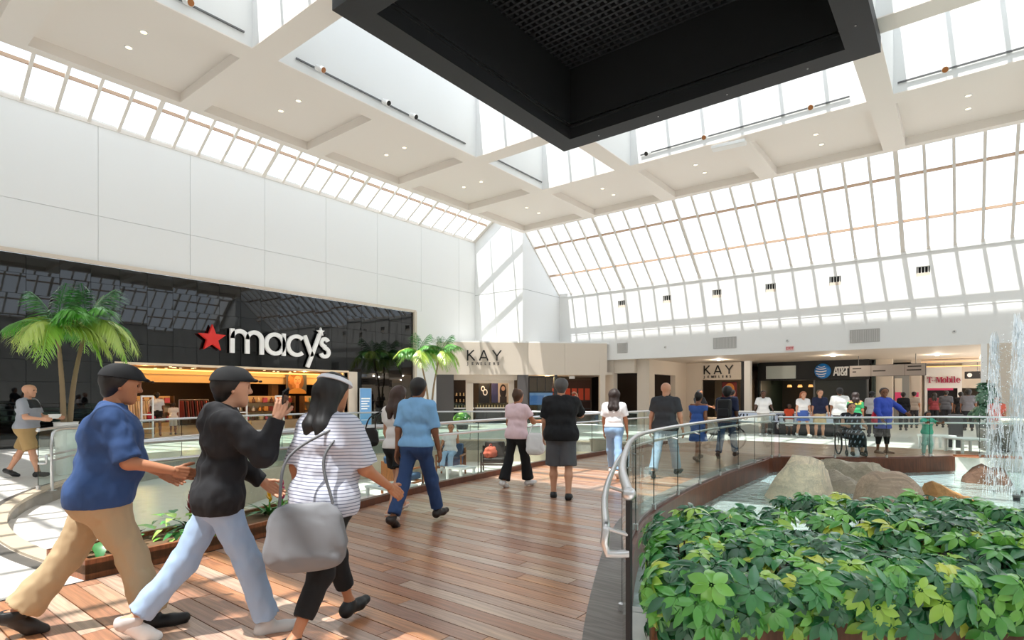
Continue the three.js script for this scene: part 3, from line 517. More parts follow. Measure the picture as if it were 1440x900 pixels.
    let x = 0; for (const ch of 'JEWELERS') { const g = text(ch, h * 0.27, D); const wd = g.boundingBox.max.x; g.translate(0.02 * h + x, -0.42 * h, 0); part(parent, 'small_letter', clean(g), mat); x += h * 0.41 + 0 * wd; }
  };
  const [sa, sb] = diag(1.6, -0.06), sg = thing('store_sign', 'thin black capital lettering on the sunlit cream fascia of the corner shop', 'sign', [sa, 3.44, sb], -dTurn); kay(sg, 0.56, 0.05, M.darkLetter);
  const sg2 = thing('store_sign', 'thin black capital lettering on the small cream panel under the soffit', 'sign', [33.93, 2.83, 12.2], -Math.PI / 2); kay(sg2, 0.52, 0.04, M.darkLetter);
}
// ------------------------------------------------------------------ shops under the soffit
{
  const hall = struct('ceiling', 'low beige soffit over the shop passage', 'ceiling');
  part(hall, 'soffit_slab', box(28.35, 41, 3.53, 3.8, -0.62, 16.5), M.beige); part(hall, 'far_soffit', box(41, 62, 3.6, 3.8, -9, 16.5), M.beige);
  part(hall, 'cove_panel', box(38.5, 41.2, 3.4, 3.5, -2.2, 1.9), M.beige);
  { const ls = thing('cove_lamp', 'thin amber lamp strip under the passage ceiling cove', 'lamp', [38.62, 3.14, -0.15]); part(ls, 'lamp_tube', new THREE.BoxGeometry(0.05, 0.03, 3.8), std(0xffd890, 0.5, { emissive: 0xffb040, emissiveIntensity: 3 })); part(ls, 'hanger', rod(new THREE.Vector3(0, 0.01, 1), new THREE.Vector3(0, 0.27, 1), 0.008), M.steelDark); part(ls, 'hanger', rod(new THREE.Vector3(0, 0.01, -1), new THREE.Vector3(0, 0.27, -1), 0.008), M.steelDark); const l = new THREE.RectAreaLight(0xffb648, 40, 0.1, 3.8); l.position.set(38.66, 3.18, 0.15); l.rotation.set(Math.PI / 2, 0, 0); l.name = 'cove_light'; scene.add(l); }
  const hw = struct('wall_passage', 'dim end walls of the shop passage', 'wall');
  part(hw, 'end_wall', box(61.7, 62, 0, 3.6, -9.7, 16.5), M.beige); part(hw, 'side_wall', [box(28.35, 62, 0, 3.6, -9.7, -9.5), box(34.5, 62, 0, 3.6, 16.3, 16.6)], M.beige);
  for (const [u, v] of [[31.5, 10.5], [31.5, 5], [34, 1], [39, -1.2]]) { const l = new THREE.PointLight(0xfff0dc, 10); l.position.set(u, 3.36, -v); l.castShadow = true; l.name = 'lamp_light'; scene.add(l); const lm = thing('ceiling_lamp', 'added round lamp under the beige passage soffit', 'lamp', [u, 3.45, v], 0, 'added passage soffit lamps'); part(lm, 'lamp_disc', cyl(0.09, 0.09, 0.05, 0, 0.025, 0, 18), std(0xfff6e8, 0.5, { emissive: 0xffeccb, emissiveIntensity: 3 })); }  // round lamps added to light the passage, no fixtures seen there

  // cream shop bays at the left end of the passage
  const bay = thing('shop_bay', 'cream shop bays with square piers at the passage entrance', 'shop');
  part(bay, 'pier', box(28.3, 28.75, 0, 3.53, 15.2, 15.75), M.beige); part(bay, 'beam', box(28.4, 28.8, 2.8, 3.53, 14.0, 15.2), M.beige);
  part(bay, 'pier', box(28.75, 29.45, 0, 3.53, 13.3, 14.0), M.beige); part(bay, 'side_beam', box(29.45, 32.3, 2.75, 3.53, 13.3, 13.6), M.beige); part(bay, 'pier', box(32.3, 34.6, 0, 3.53, 13.3, 13.6), M.beige);
  part(bay, 'rear_wall', box(33.5, 33.7, 0, 3.53, 13.6, 22), std(0x40332c, 0.7)); part(bay, 'inner_wall', box(28.4, 33.6, 0, 3.6, 21.9, 22.1), std(0x40332c, 0.7)); part(bay, 'roof_panel', box(28.35, 34.2, 3.54, 3.8, 16.5, 22.1), std(0x40332c, 0.7));
  part(bay, 'panel_wall', box(34.0, 34.2, 0, 3.53, 12.35, 13.3), M.beige); part(bay, 'sign_panel', box(33.98, 34.2, 2.5, 3.5, 10.05, 12.35), M.beige);
  part(bay, 'side_panel', box(34.0, 34.2, 0, 3.53, 9.75, 10.1), M.blackSoft); part(bay, 'rear_panel', box(36.4, 36.6, 0, 2.6, 10, 12.4), std(0x8a7458, 0.6));
  part(bay, 'column', box(33.6, 33.95, 0, 3.53, 9.45, 9.78), M.white);
  const ad = thing('advert_panel', 'red advert panel with candles in the second jewellery window', 'advert', [34.6, 0.6, 10.9], -Math.PI / 2);
  const adb = part(ad, 'board', rbox(0.9, 1.8, 0.05, 0.01, 0, 0.9, 0), M.charcoal); const ap = new THREE.PlaneGeometry(0.84, 1.74); ap.translate(0, 0.9, 0.03); part(adb, 'print', ap, std(0xffffff, 0.5, { map: print(128, 256, (c, w, h) => { c.fillStyle = '#7c1f1a'; c.fillRect(0, 0, w, h); c.fillStyle = '#d8842e'; c.beginPath(); c.ellipse(64, 60, 44, 50, 0, 0, 7); c.fill(); c.fillStyle = '#f4dca0'; c.beginPath(); c.ellipse(60, 70, 18, 26, 0, 0, 7); c.fill(); c.fillStyle = '#b3332a'; c.fillRect(10, 130, 108, 50); }) }));
  part(ad, 'foot', rbox(0.9, 0.6, 0.1, 0.01, 0, -0.3, 0), M.charcoal);

  // phone shop
  const ps = thing('phone_shop', 'black fronted phone shop with dark glass under the soffit', 'shop');
  part(ps, 'fascia', box(36, 36.3, 2.45, 3.53, 4.0, 9.6), M.blackSoft); part(ps, 'pale_lightbox', box(35.9, 36.0, 2.55, 3.3, 7.6, 9.2), std(0xd5dbd4, 0.4));
  part(ps, 'rear_wall', box(41.5, 41.7, 0, 3.5, 3.6, 9.8), std(0x2d2b28, 0.6)); for (const v of [9.6, 3.75]) part(ps, 'side_wall', box(36.2, 41.6, 0, 3.5, v, v + 0.15), std(0x24332e, 0.5));
  part(ps, 'shop_ceiling', box(36.2, 41.6, 3.3, 3.5, 3.8, 9.7), M.charcoal);
  for (const v of [8.6, 8.0, 7.4]) part(ps, 'pendant_lamp', cyl(0.14, 0.1, 0.14, 39, 2.1, -v, 12), std(0xffd9a0, 0.5, { emissive: 0xffb866, emissiveIntensity: 2.5 }));
  { const l = new THREE.PointLight(0xffe0b4, 7); l.position.set(39, 1.95, -8.0); l.castShadow = true; l.name = 'lamp_light'; scene.add(l); }
  for (const v of [6.6, 4.02, 9.5]) part(ps, 'mullion', box(35.95, 36.05, 0, 2.45, v, v + 0.09), M.steelDark);
  const pn = new THREE.PlaneGeometry(2.5, 2.4); pn.rotateY(-Math.PI / 2); part(ps, 'glass_front', pn, M.railGlass, [36.0, 1.22, 5.35]);
  const at = thing('store_sign', 'blue striped globe and white capital lettering on black fascia', 'sign', [35.9, 2.62, 6.55], -Math.PI / 2);
  const globe = part(at, 'globe', ball(0.42, 0.34, 0.32, -0.02, 1, 1, 0.25, 24), std(0x1a7fd0, 0.35));
  for (const [y, w, t] of [[0.58, 0.22, 0.03], [0.47, 0.31, 0.045], [0.33, 0.34, 0.055], [0.18, 0.31, 0.045], [0.05, 0.22, 0.03]]) part(globe, 'globe_stripe', stroke(Array.from({ length: 9 }, (_, i) => [0.34 + (i / 8 - 0.62) * 2 * w * 0.8, y + Math.sin(i / 8 * 3.1) * -0.05]), t, 0.03).translate(0, 0, 0.085), M.whiteGloss);
  { let x = 0.86; for (const ch of 'AT&T') { const g = text(ch, 0.5, 0.05); g.scale(0.6, 1, 1); const w = g.boundingBox.max.x * 0.6; part(at, 'letter', clean(g.translate(x, 0.04, 0)), M.whiteGloss); x += w + 0.02; } }
  // directory boards and cream shops beyond
  const dirs = thing('directory_sign', 'long grey directional board hanging under the soffit', 'sign', [33, 2.5, 4.5], -Math.PI / 2 - 0.2);
  const dprint = print(768, 128, (c, w, h) => { c.fillStyle = '#a9a09a'; c.fillRect(0, 0, w, h); c.fillStyle = '#332d2b'; c.fillRect(30, 26, 96, 14); c.fillRect(30, 66, 40, 14); c.fillRect(250, 60, 130, 15); c.fillRect(600, 20, 130, 14); c.fillRect(590, 60, 140, 15); c.fillRect(228, 0, 3, h); c.fillRect(570, 0, 3, h); });
  const dbd = part(dirs, 'board', rbox(3.2, 0.56, 0.08, 0.01, 1.6, 0.28, 0), M.greyDark); const dpl = new THREE.PlaneGeometry(3.16, 0.52); dpl.translate(1.6, 0.28, 0.045); part(dbd, 'print', dpl, std(0xffffff, 0.5, { map: dprint })); part(dirs, 'hanger', [rod(new THREE.Vector3(0.4, 0.5, 0), new THREE.Vector3(0.4, 1.02, 0), 0.015), rod(new THREE.Vector3(2.8, 0.5, 0), new THREE.Vector3(2.8, 1.02, 0), 0.015)], M.steelDark);
  const cs = thing('cream_shop', 'cream shop front with painted pink window glow next to the phone shop', 'shop');
  part(cs, 'wall_piece', [box(36.6, 37.0, 0, 3.53, 3.0, 3.95), box(38.4, 38.8, 0, 3.53, 1.85, 2.3)], M.beige); part(cs, 'grey_door', box(37.2, 37.3, 0, 2.9, 2.3, 3.0), M.grey); part(cs, 'pale_window', [box(37.1, 37.2, 1.2, 2.5, 2.62, 2.95)], std(0xd8cfc0, 0.5)); part(cs, 'painted_glow_display', [box(37.05, 37.1, 1.3, 1.75, 2.64, 2.93), box(38.3, 38.38, 1.3, 1.75, 1.95, 2.2)], std(0xe0487a, 0.5));  // pink window glow is plain colour; nothing here emits
  const tm = thing('white_kiosk_shop', 'white framed shop with magenta lettering and dark doorway', 'shop');
  part(tm, 'fascia', box(42, 42.3, 2.0, 3.3, 0.1, 1.85), M.white); part(tm, 'jamb', [box(42, 42.3, 0, 2.0, 0.1, 0.3), box(42, 42.3, 0, 2.0, 1.72, 1.85)], M.white); part(tm, 'magenta_band', box(42.02, 42.25, 1.88, 2.06, 0.5, 1.72), std(0xe0457a, 0.5)); part(tm, 'doorway', box(42.2, 42.3, 0, 2.0, 0.3, 1.72), M.blackMatte);
  const ts = thing('store_sign', 'magenta slab serif lettering on white fascia', 'sign', [41.95, 2.3, 1.72], -Math.PI / 2); { const mg = std(0xb01c4c, 0.5); let x = 0; for (const ch of 'T··Mobile·') { const g = text(ch === '·' ? '-' : ch, 0.34, 0.04, serif); g.scale(0.82, 1, 1); const w = ch === '·' ? 0.07 : g.boundingBox.max.x * 0.82; if (ch === '·') g.scale(0.45, 1, 1); part(ts, 'letter', clean(g.translate(x, 0.02, 0)), mg); x += w + 0.015; } }
  part(tm, 'upper_wall', box(42.1, 42.3, 2.0, 3.6, -9.4, 0.1), M.beige); part(tm, 'lower_wall', box(42.1, 42.3, 0, 2.0, -9.4, -1.5), M.beige); part(tm, 'upper_wall', box(42.35, 42.5, 3.3, 3.6, 0.1, 16), M.beige); part(tm, 'far_wall', box(42.35, 42.5, 0, 3.6, 1.9, 16), M.beige);
  const bl = thing('blade_sign', 'black blade sign with white dot beside the white shop', 'sign', [40.5, 2.5, -0.02], -Math.PI / 2); const blb = part(bl, 'board', rbox(1.1, 0.4, 0.08, 0.03, 0.55, 0.2, 0), M.blackSoft); part(blb, 'dot', cyl(0.11, 0.11, 0.02, 0, 0, 0, 18).rotateX(Math.PI / 2).translate(0.22, 0.2, 0.045), M.whiteGloss); part(bl, 'hanger', rod(new THREE.Vector3(0.55, 0.38, 0), new THREE.Vector3(0.55, 1.02, 0), 0.015), M.steelDark);
}
{ // wall fittings
  const holes = [14.55, 11.98, 9.43, 6.98, 4.37, 1.28];
  for (const v of holes) { const t = thing('wall_vent', 'small square slotted vent opening in the white wall', 'vent', [28.1, 6.32, v], -Math.PI / 2, 'vent openings under the glazing'); part(t, 'dark_box', new THREE.BoxGeometry(0.44, 0.4, 0.1).translate(0, 0.2, -0.1), M.blackMatte); for (let i = 0; i < 4; i++) part(t, 'slat', rbox(0.025, 0.4, 0.06, 0.004, -0.17 + i * 0.11, 0.2, 0), M.white); part(t, 'lower_lip', rbox(0.44, 0.18, 0.05, 0.004, 0, 0.06, 0.02), M.beige); }
  for (const [v, w, y, label] of [[14.5, 0.62, 3.86, 'small square air grille beside the cream fascia'], [9.05, 1.1, 3.83, 'grey air grille above the second jewellery sign'], [3.27, 1.08, 3.8, 'grey air grille above the directory board']]) {
    const t = thing('air_grille', label, 'air grille', [27.98, y, v], -Math.PI / 2); part(t, 'frame', rbox(w, 0.55, 0.03, 0.008, 0, 0.28, 0), std(0xb4b2ae, 0.5)); for (let i = 0; i < 16; i++) part(t, 'louvre', rbox(0.012, 0.48, 0.02, 0.003, -w / 2 + 0.06 + i * (w - 0.12) / 15, 0.28, 0.02), std(0xd4d2ce, 0.5));
  }
  const e = thing('exit_sign', 'small red exit sign on the white fascia', 'sign', [27.96, 3.6, 6.15], -Math.PI / 2); const epl = part(e, 'plate', rbox(0.34, 0.2, 0.04, 0.01, 0, 0.1, 0), std(0xe9c9c6, 0.5)); { const g = text('EXIT', 0.11, 0.008); g.translate(-g.boundingBox.max.x / 2, 0.045, 0.02); part(epl, 'letters', clean(g), std(0xc83040, 0.5)); }
  for (const v of [12.05, 6.25, 0.3]) { const t = thing('smoke_detector', 'small round white detector on the white fascia', 'detector', [27.97, 4.05, v], -Math.PI / 2, 'detectors on the white fascia'); part(t, 'body', cyl(0.07, 0.05, 0.05, 0, 0, 0, 16).rotateX(Math.PI / 2), std(0xd8d6d2, 0.5)); part(t, 'cap', cyl(0.03, 0.03, 0.02, 0, 0.05, 0, 12).rotateX(Math.PI / 2), M.grey); }
}

// ------------------------------------------------------------------ glass railings
function railing(label, path, y0, h, o = {}) {
  const t = thing('glass_railing', label, 'railing'), fine = resample(path, 0.1), per = Math.round((o.panel ?? 1.25) / 0.1);
  const side = o.side ?? 1, off = (i, d) => { const a = fine[Math.max(0, i - 1)], b = fine[Math.min(fine.length - 1, i + 1)], du = b[0] - a[0], dv = b[1] - a[1], l = Math.hypot(du, dv) || 1; return [fine[i][0] - dv / l * d * side, fine[i][1] + du / l * d * side]; };
  for (let i = 0; i < fine.length - 1; i += per) {
    const e = Math.min(fine.length - 1, i + per), pos = [], seg = fine.slice(i, e + 1);
    for (let k = 0; k + 1 < seg.length; k++) { const a = V(seg[k][0], y0 + 0.04, seg[k][1]), b = V(seg[k + 1][0], y0 + 0.04, seg[k + 1][1]), c = b.clone().setY(y0 + h - 0.02), d = a.clone().setY(y0 + h - 0.02); pos.push(...a, ...b, ...c, ...a, ...c, ...d); }
    const g = new THREE.BufferGeometry(); g.setAttribute('position', new THREE.BufferAttribute(new Float32Array(pos), 3)); g.computeVertexNormals(); part(t, 'glass_pane', clean(g), M.railGlass);
    const p = fine[i]; part(t, 'joint', box(p[0] - 0.005, p[0] + 0.005, y0 + 0.02, y0 + h - 0.02, p[1] - 0.005, p[1] + 0.005), M.railGlassEdge);
    if (o.hand) { const q = off(i, 0.11); part(t, 'bracket', rod(V(p[0], y0 + o.hand - 0.03, p[1]), V(q[0], y0 + o.hand, q[1]), 0.011, 0.011, 8), M.steel); }
    part(t, 'base_clamp', cyl(0.03, 0.03, 0.07, p[0], y0 + 0.0, -p[1], 10), M.steel);
  }
  const tr = part(t, 'top_rail', tube(fine.map(([u, v]) => V(u, y0 + h, v)), 0.026, fine.length * 2, 10), M.steel);
  for (const e of [0, fine.length - 1]) part(tr, 'end_cap', ball(0.034, fine[e][0], y0 + h, -fine[e][1]), M.steel);
  if (o.hand) { const hp = fine.map((_, i) => { const q = off(i, 0.11); return V(q[0], y0 + o.hand, q[1]); }); const first = hp[0].clone(), a = off(0, 0.11); part(t, 'hand_rail', tube([V(fine[0][0], y0 + o.hand - 0.12, fine[0][1]), V(a[0], y0 + o.hand - 0.12, a[1]), ...hp], 0.021, hp.length * 2, 10), M.steel); }
  if (o.post) { const p = fine[0]; part(t, 'end_post', box(p[0] - 0.012, p[0] + 0.012, y0 - 0.3, y0 + h - 0.03, p[1] - 0.012, p[1] + 0.012), M.blackSoft); }
  return t;
}
railing('curved glass railing with steel handrail along the pond side of the deck', deckRight.filter(([u]) => u > 2.5).concat([[15.3, 3.72]]), 0.03, 1.07, { hand: 0.9, side: 1, post: true, panel: 1.3 });
railing('glass railing with steel top rail along the far edge of the pond', [[15.5, 3.66], [16.31, 2.25], [17.38, 1.1], [18.4, 0.3], [18.85, -0.6], [19.1, -3], [18.3, -7]], 0.03, 1.0, { hand: 0.84, side: 1, panel: 1.3 });
railing('glass railing along the lounge side of the wooden deck', [[1.75, 6.55], [3.0, 6.72], [4.3, 6.9], [6.35, 7.02], [8.74, 7.3], [10.48, 7.48], [13.82, 7.57], [17.0, 7.62]], 0.05, 1.05, { hand: 0.86, side: -1, panel: 1.6 });
railing('glass railing around the far rim of the sunken lounge', arc(RC[0], RC[1], RO + 0.05, 150, 3, 30), 0.03, 0.98, { hand: 0.55, side: -1, panel: 1.6 });
railing('low glass railing on the inner ramp wall of the sunken lounge', arc(RC[0], RC[1], RI - 0.08, 172, 66, 24), -0.12, 0.85, { panel: 1.5 });
{ const t = thing('tube_handrail', 'bent steel tube handrail hoop at the head of the ramp', 'handrail'); const p = [V(2.72, 0, 11.86), V(2.72, 0.9, 11.86), V(2.76, 0.97, 11.93), V(3.4, 0.97, 12.95)]; part(t, 'hoop', tube(p, 0.024, 40, 10), M.steel); part(t, 'mid_bar', rod(V(2.72, 0.5, 11.86), V(3.4, 0.5, 12.95), 0.018), M.steel); part(t, 'foot_plate', cyl(0.06, 0.06, 0.015, 2.72, 0, -11.86), M.steel); part(t, 'far_leg', rod(V(3.4, 0, 12.95), V(3.4, 0.97, 12.95), 0.022), M.steel); }

// ------------------------------------------------------------------ leaves
function leafGeo(len, wid, bend, fold, n = 4, tip = 0.62) {       // leaf along +z, up +y
  const pos = [], row = (i) => { const t = i / n, w = wid * Math.pow(Math.sin(Math.PI * Math.min(1, Math.pow(t, tip) * 0.97 + 0.02)), 0.8), z = len * t, y = -bend * len * t * t; return [[-w, y + w * fold, z], [0, y, z], [w, y + w * fold, z]]; };
  for (let i = 0; i < n; i++) { const a = row(i), b = row(i + 1); for (const k of [0, 1]) pos.push(...a[k], ...b[k], ...b[k + 1], ...a[k], ...b[k + 1], ...a[k + 1]); }
  const g = new THREE.BufferGeometry(); g.setAttribute('position', new THREE.BufferAttribute(new Float32Array(pos), 3));
  const c = toCreasedNormals(g, 1.2); return clean(c);
}
const leafMat = (c, r = 0.36) => new THREE.MeshPhysicalMaterial({ color: c, roughness: r, clearcoat: 0.7, clearcoatRoughness: 0.18, transmission: 0.12, thickness: 0, side: THREE.DoubleSide });
function umbrella(r, n, droop) {                                  // leaflets radiating from one point, axis +y
  const list = [];
  for (let i = 0; i < n; i++) { const L = r * rnd(0.82, 1.08), g = leafGeo(L, L * 0.25, rnd(0.15, 0.35), 0.25, 4, 0.85); g.translate(0, 0, 0.012); g.rotateX(droop + rnd(-0.15, 0.15)); g.rotateY((i + rnd(-0.12, 0.12)) / n * Math.PI * 2); list.push(g); }
  const st = new THREE.CylinderGeometry(0.003, 0.004, r * 0.9, 5); st.translate(0, -r * 0.45, 0); list.push(st);
  return merge(list);
}
const Fw = [Math.cos(38.3 * Math.PI / 180), Math.sin(38.3 * Math.PI / 180)], Rt = [Fw[1], -Fw[0]];
const pl = (d, l) => [Fw[0] * d + Rt[0] * l, Fw[1] * d + Rt[1] * l];      // distance ahead, distance to the right -> plan
{
  const hp = thing('wooden_planter', 'brown wooden planter box under the glossy green hedge', 'planter');
  const edge = [pl(3.2, 0.78), pl(3.2, 6), pl(4.85, 7.4), pl(4.85, 1.22)];
  part(hp, 'front_board', ribbon([pl(3.2, 0.78), pl(3.2, 6)], -0.35, 0.06, 0.05, 1), std(0x9a6a50, 0.55, { map: rep(grainTex, 1.2, 0.5) })); part(hp, 'front_board', ribbon([pl(3.2, 0.78), pl(3.2, 6)], 0.07, 0.36, 0.05, 1), std(0x9a6a50, 0.55, { map: rep(grainTex, 1.2, 0.5) }));
  part(hp, 'end_board', ribbon([pl(4.85, 1.22), pl(3.2, 0.78)], -0.35, 0.36, 0.05, 1), M.woodPlanter); part(hp, 'rear_board', ribbon([pl(4.85, 7.4), pl(4.85, 1.22)], -0.7, 0.36, 0.05, 1), M.woodPlanter);
  part(hp, 'soil', slab([pl(3.24, 0.84), pl(4.8, 1.28), pl(4.8, 7.2), pl(3.24, 5.9)].reverse(), 0.22, 0.3), std(0x2a1d14, 0.95));
  const hedge = thing('umbrella_plant_hedge', 'dense glossy green umbrella plant hedge with a few yellow leaves', 'hedge');
  const geos = []; for (let i = 0; i < 8; i++) geos.push(umbrella(rnd(0.095, 0.14), 6 + (i % 4), 0.25 + (i % 3) * 0.18));
  const mats = [0x2f7a45, 0x3d8a48, 0x27643c, 0x5aa644, 0x7cc04a, 0xa4d04a, 0xcfdc52].map((c) => leafMat(c)), wts = [0, 0, 0, 0, 1, 1, 1, 1, 2, 2, 2, 2, 3, 3, 3, 3, 4, 4, 4, 5, 5, 6];
  const leaves = [], up = new THREE.Vector3(0, 1, 0);
  const add = (d, l, y, n, lean) => { const [u, v] = pl(d, l), q = new THREE.Quaternion().setFromUnitVectors(up, n.clone().add(new THREE.Vector3(rnd(-lean, lean), rnd(-lean * 0.6, lean), rnd(-lean, lean))).normalize()).multiply(new THREE.Quaternion().setFromAxisAngle(up, rnd(0, 6.28))); leaves.push({ p: V(u, y, v), q, s: rnd(0.8, 1.15), d }); };
  const front = new THREE.Vector3(-Fw[0], 0, Fw[1]), leftN = new THREE.Vector3(-Rt[0], 0, Rt[1]);
  const bump = (d, l) => 0.05 * Math.sin(l * 2.3 + 1) + 0.04 * Math.sin(l * 5.1 + d * 3);
  for (let i = 0; i < 780; i++) { const d = rnd(3.05, 4.85), l0 = 0.08 + 0.235 * d, l = l0 + Math.pow(rnd(), 1.15) * (1.02 * d - l0 + 0.3), y = 0.6 + (d - 3.1) * 0.045 + bump(d, l) - (l - l0 < 0.25 ? (0.25 - l + l0) * 0.8 : 0) + rnd(-0.05, 0.04); add(d, l, y, new THREE.Vector3(0, 1, 0).addScaledVector(front, 0.35), 0.5); }
  for (let i = 0; i < 310; i++) { const l = rnd(0.78, 3.6), y = rnd(0.35, 0.6), d = 3.02 + (0.6 - y) * 0.12 + rnd(-0.06, 0.12); add(d, l, y, front.clone().add(new THREE.Vector3(0, 0.55, 0)), 0.55); }
  for (let i = 0; i < 130; i++) { const d = rnd(3.1, 4.7), y = rnd(0.2, 0.6); add(d, 0.03 + 0.235 * d + rnd(-0.04, 0.08), y, leftN.clone().add(new THREE.Vector3(0, 0.6, 0)), 0.55); }
  leaves.sort((a, b) => a.d - b.d);
  const rest = [];
  leaves.forEach((f, i) => { const g = geos[i % 8], mi = pick(wts); if (i % 1 === 0 && i < 295) { const m = part(hedge, 'leaf', g, mats[mi]); m.position.copy(f.p); m.quaternion.copy(f.q); m.scale.setScalar(f.s); } else (rest[mi] ??= []).push(g.clone().applyMatrix4(new THREE.Matrix4().compose(f.p, f.q, new THREE.Vector3(f.s, f.s, f.s)))); });
  rest.forEach((l, mi) => { const m = part(hedge, 'rear_foliage', l, mats[mi]); m.userData.kind = 'stuff'; });
  const stems = []; for (let i = 0; i < 90; i++) { const d = rnd(3.25, 4.7), l = rnd(0.2 + 0.235 * d, 1.0 * d), [u, v] = pl(d, l); stems.push(rod(V(u, 0.28, v), V(u + rnd(-0.08, 0.08), 0.58, v + rnd(-0.08, 0.08)), 0.009, 0.006, 5)); }
  part(hedge, 'stems', stems, std(0x4a3a28, 0.8));
}
{ // planter along the deck with flowering plants
  const t = thing('low_planter', 'long low wooden planter along the deck railing', 'planter');
  const f = leftC.filter(([u]) => u > 1.4 && u < 4.7), b = f.map(([u, v]) => [u - 0.1, v + 0.72]);
  part(t, 'front_board', ribbon(f, 0, 0.17, 0.05, 1), M.woodPlanter); part(t, 'rear_board', ribbon(b, -0.4, 0.17, 0.05, -1), M.woodPlanter);
  part(t, 'end_board', ribbon([f[0], b[0]], -0.05, 0.17, 0.05, -1), M.woodPlanter); part(t, 'end_board', ribbon([f[f.length - 1], b[b.length - 1]], -0.4, 0.17, 0.05, 1), M.woodPlanter);
  part(t, 'soil', slab([...f, ...b.slice().reverse()], 0.05, 0.13), std(0x6a5138, 0.95));
  const gl = [leafGeo(0.13, 0.045, 0.5, 0.2, 4, 0.5), leafGeo(0.17, 0.055, 0.6, 0.2, 4, 0.5), leafGeo(0.1, 0.04, 0.3, 0.2, 4, 0.45)], gm = [0x4f9a35, 0x7cba3e, 0x2f7a34, 0xa5cc5a, 0x3d8a3a].map((c) => leafMat(c)), strap = [leafGeo(0.3, 0.026, 0.45, 0.5, 5, 0.45), leafGeo(0.24, 0.024, 0.7, 0.5, 5, 0.45)];
  const clump = (u, v, n, r, h, label, kind) => {
    const p = thing(kind ? 'bromeliad' : 'leafy_plant', label, 'plant', [u, 0.12, v]);
    for (let i = 0; i < n; i++) { const a = rnd(0, 6.283), q = Math.sqrt(rnd()) * r, y = (kind ? 0.02 : rnd(0.03, h) * (1 - 0.5 * q / r)); const m = part(p, 'leaf', kind ? pick(strap) : pick(gl), kind ? gm[i % 2 ? 2 : 4] : pick(gm)); m.position.set(Math.cos(a) * q * (kind ? 0.25 : 1), y, Math.sin(a) * q * (kind ? 0.25 : 1)); m.rotation.set(kind ? -rnd(0.3, 1.1) : rnd(-0.7, 0.3), Math.PI / 2 - a + rnd(-0.5, 0.5), 0, 'YXZ'); m.scale.setScalar(rnd(0.7, 1.15)); }
    if (kind) { const bracts = []; for (let i = 0; i < 16; i++) { const g = leafGeo(0.1 - i * 0.003, 0.018, -0.15, 0.4, 3, 0.5); g.rotateX(-0.75 - i * 0.03); g.rotateY(i * 2.4); g.translate(0, 0.16 + i * 0.014, 0); bracts.push(g); } part(p, 'flower_spike', bracts, std(kind, 0.5)); part(p, 'flower_stem', cyl(0.012, 0.01, 0.2, 0, 0, 0, 8), gm[0]); }
    return p;
  };
  clump(1.75, 6.28, 46, 0.24, 0.3, 'bright green trailing plant at the end of the low planter'); clump(2.5, 6.3, 60, 0.34, 0.34, 'broad leaved green plant in the middle of the low planter'); clump(2.95, 6.5, 30, 0.2, 0.3, 'green leafy plant beside the red bromeliad'); clump(4.0, 6.62, 46, 0.3, 0.24, 'dark green leafy plant at the far end of the low planter');
  clump(2.72, 6.62, 14, 0.2, 0, 'bromeliad with dark red flower spike in the low planter', 0x7e1c28); clump(3.62, 6.6, 16, 0.2, 0, 'bromeliad with yellow flower spike in the low planter', 0xf2b51c); clump(3.82, 6.66, 16, 0.2, 0, 'bromeliad with pink flower spike in the low planter', 0xd8387e);
}
// ------------------------------------------------------------------ palms
function frond(len, droop, nL, mats) {                             // along +z, rising then drooping
  const rach = [], list = [];
  for (let i = 0; i <= 8; i++) { const t = i / 8; rach.push(new THREE.Vector3(0, len * (0.55 * t - droop * t * t), len * (0.85 * t - 0.12 * t * t))); }
  const c = new THREE.CatmullRomCurve3(rach); list.push(clean(new THREE.TubeGeometry(c, 8, 0.008 * len, 4)));
  for (let i = 2; i < nL; i++) for (const s of [-1, 1]) {
    const t = i / nL, p = c.getPoint(t), tan = c.getTangent(t), L = len * 0.4 * Math.sin(Math.PI * (0.18 + 0.74 * t)) * rnd(0.85, 1.1), g = leafGeo(L, L * 0.042, 0.45, 0.4, 3, 0.5);
    const dir = new THREE.Vector3(s, 0, 0).applyAxisAngle(new THREE.Vector3(0, 1, 0), -s * 0.65).add(new THREE.Vector3(0, -0.35 + rnd(-0.2, 0.15), 0)).addScaledVector(tan, 0.25).normalize();
    g.applyQuaternion(new THREE.Quaternion().setFromUnitVectors(new THREE.Vector3(0, 0, 1), dir)); g.translate(p.x, p.y, p.z); list.push(g);
  }
  return merge(list);
}
const palmM = [0x62b03a, 0x98cc48, 0x3f8a3c, 0xbcd45c].map((c) => leafMat(c, 0.4)), trunkM = std(0x9a8466, 0.85, { bumpMap: rep(stoneBump, 2, 8), bumpScale: 0.006 });
const frondG = [frond(1.15, 0.6, 36), frond(1.2, 0.95, 36), frond(1.0, 0.3, 32), frond(1.1, 1.2, 36)];
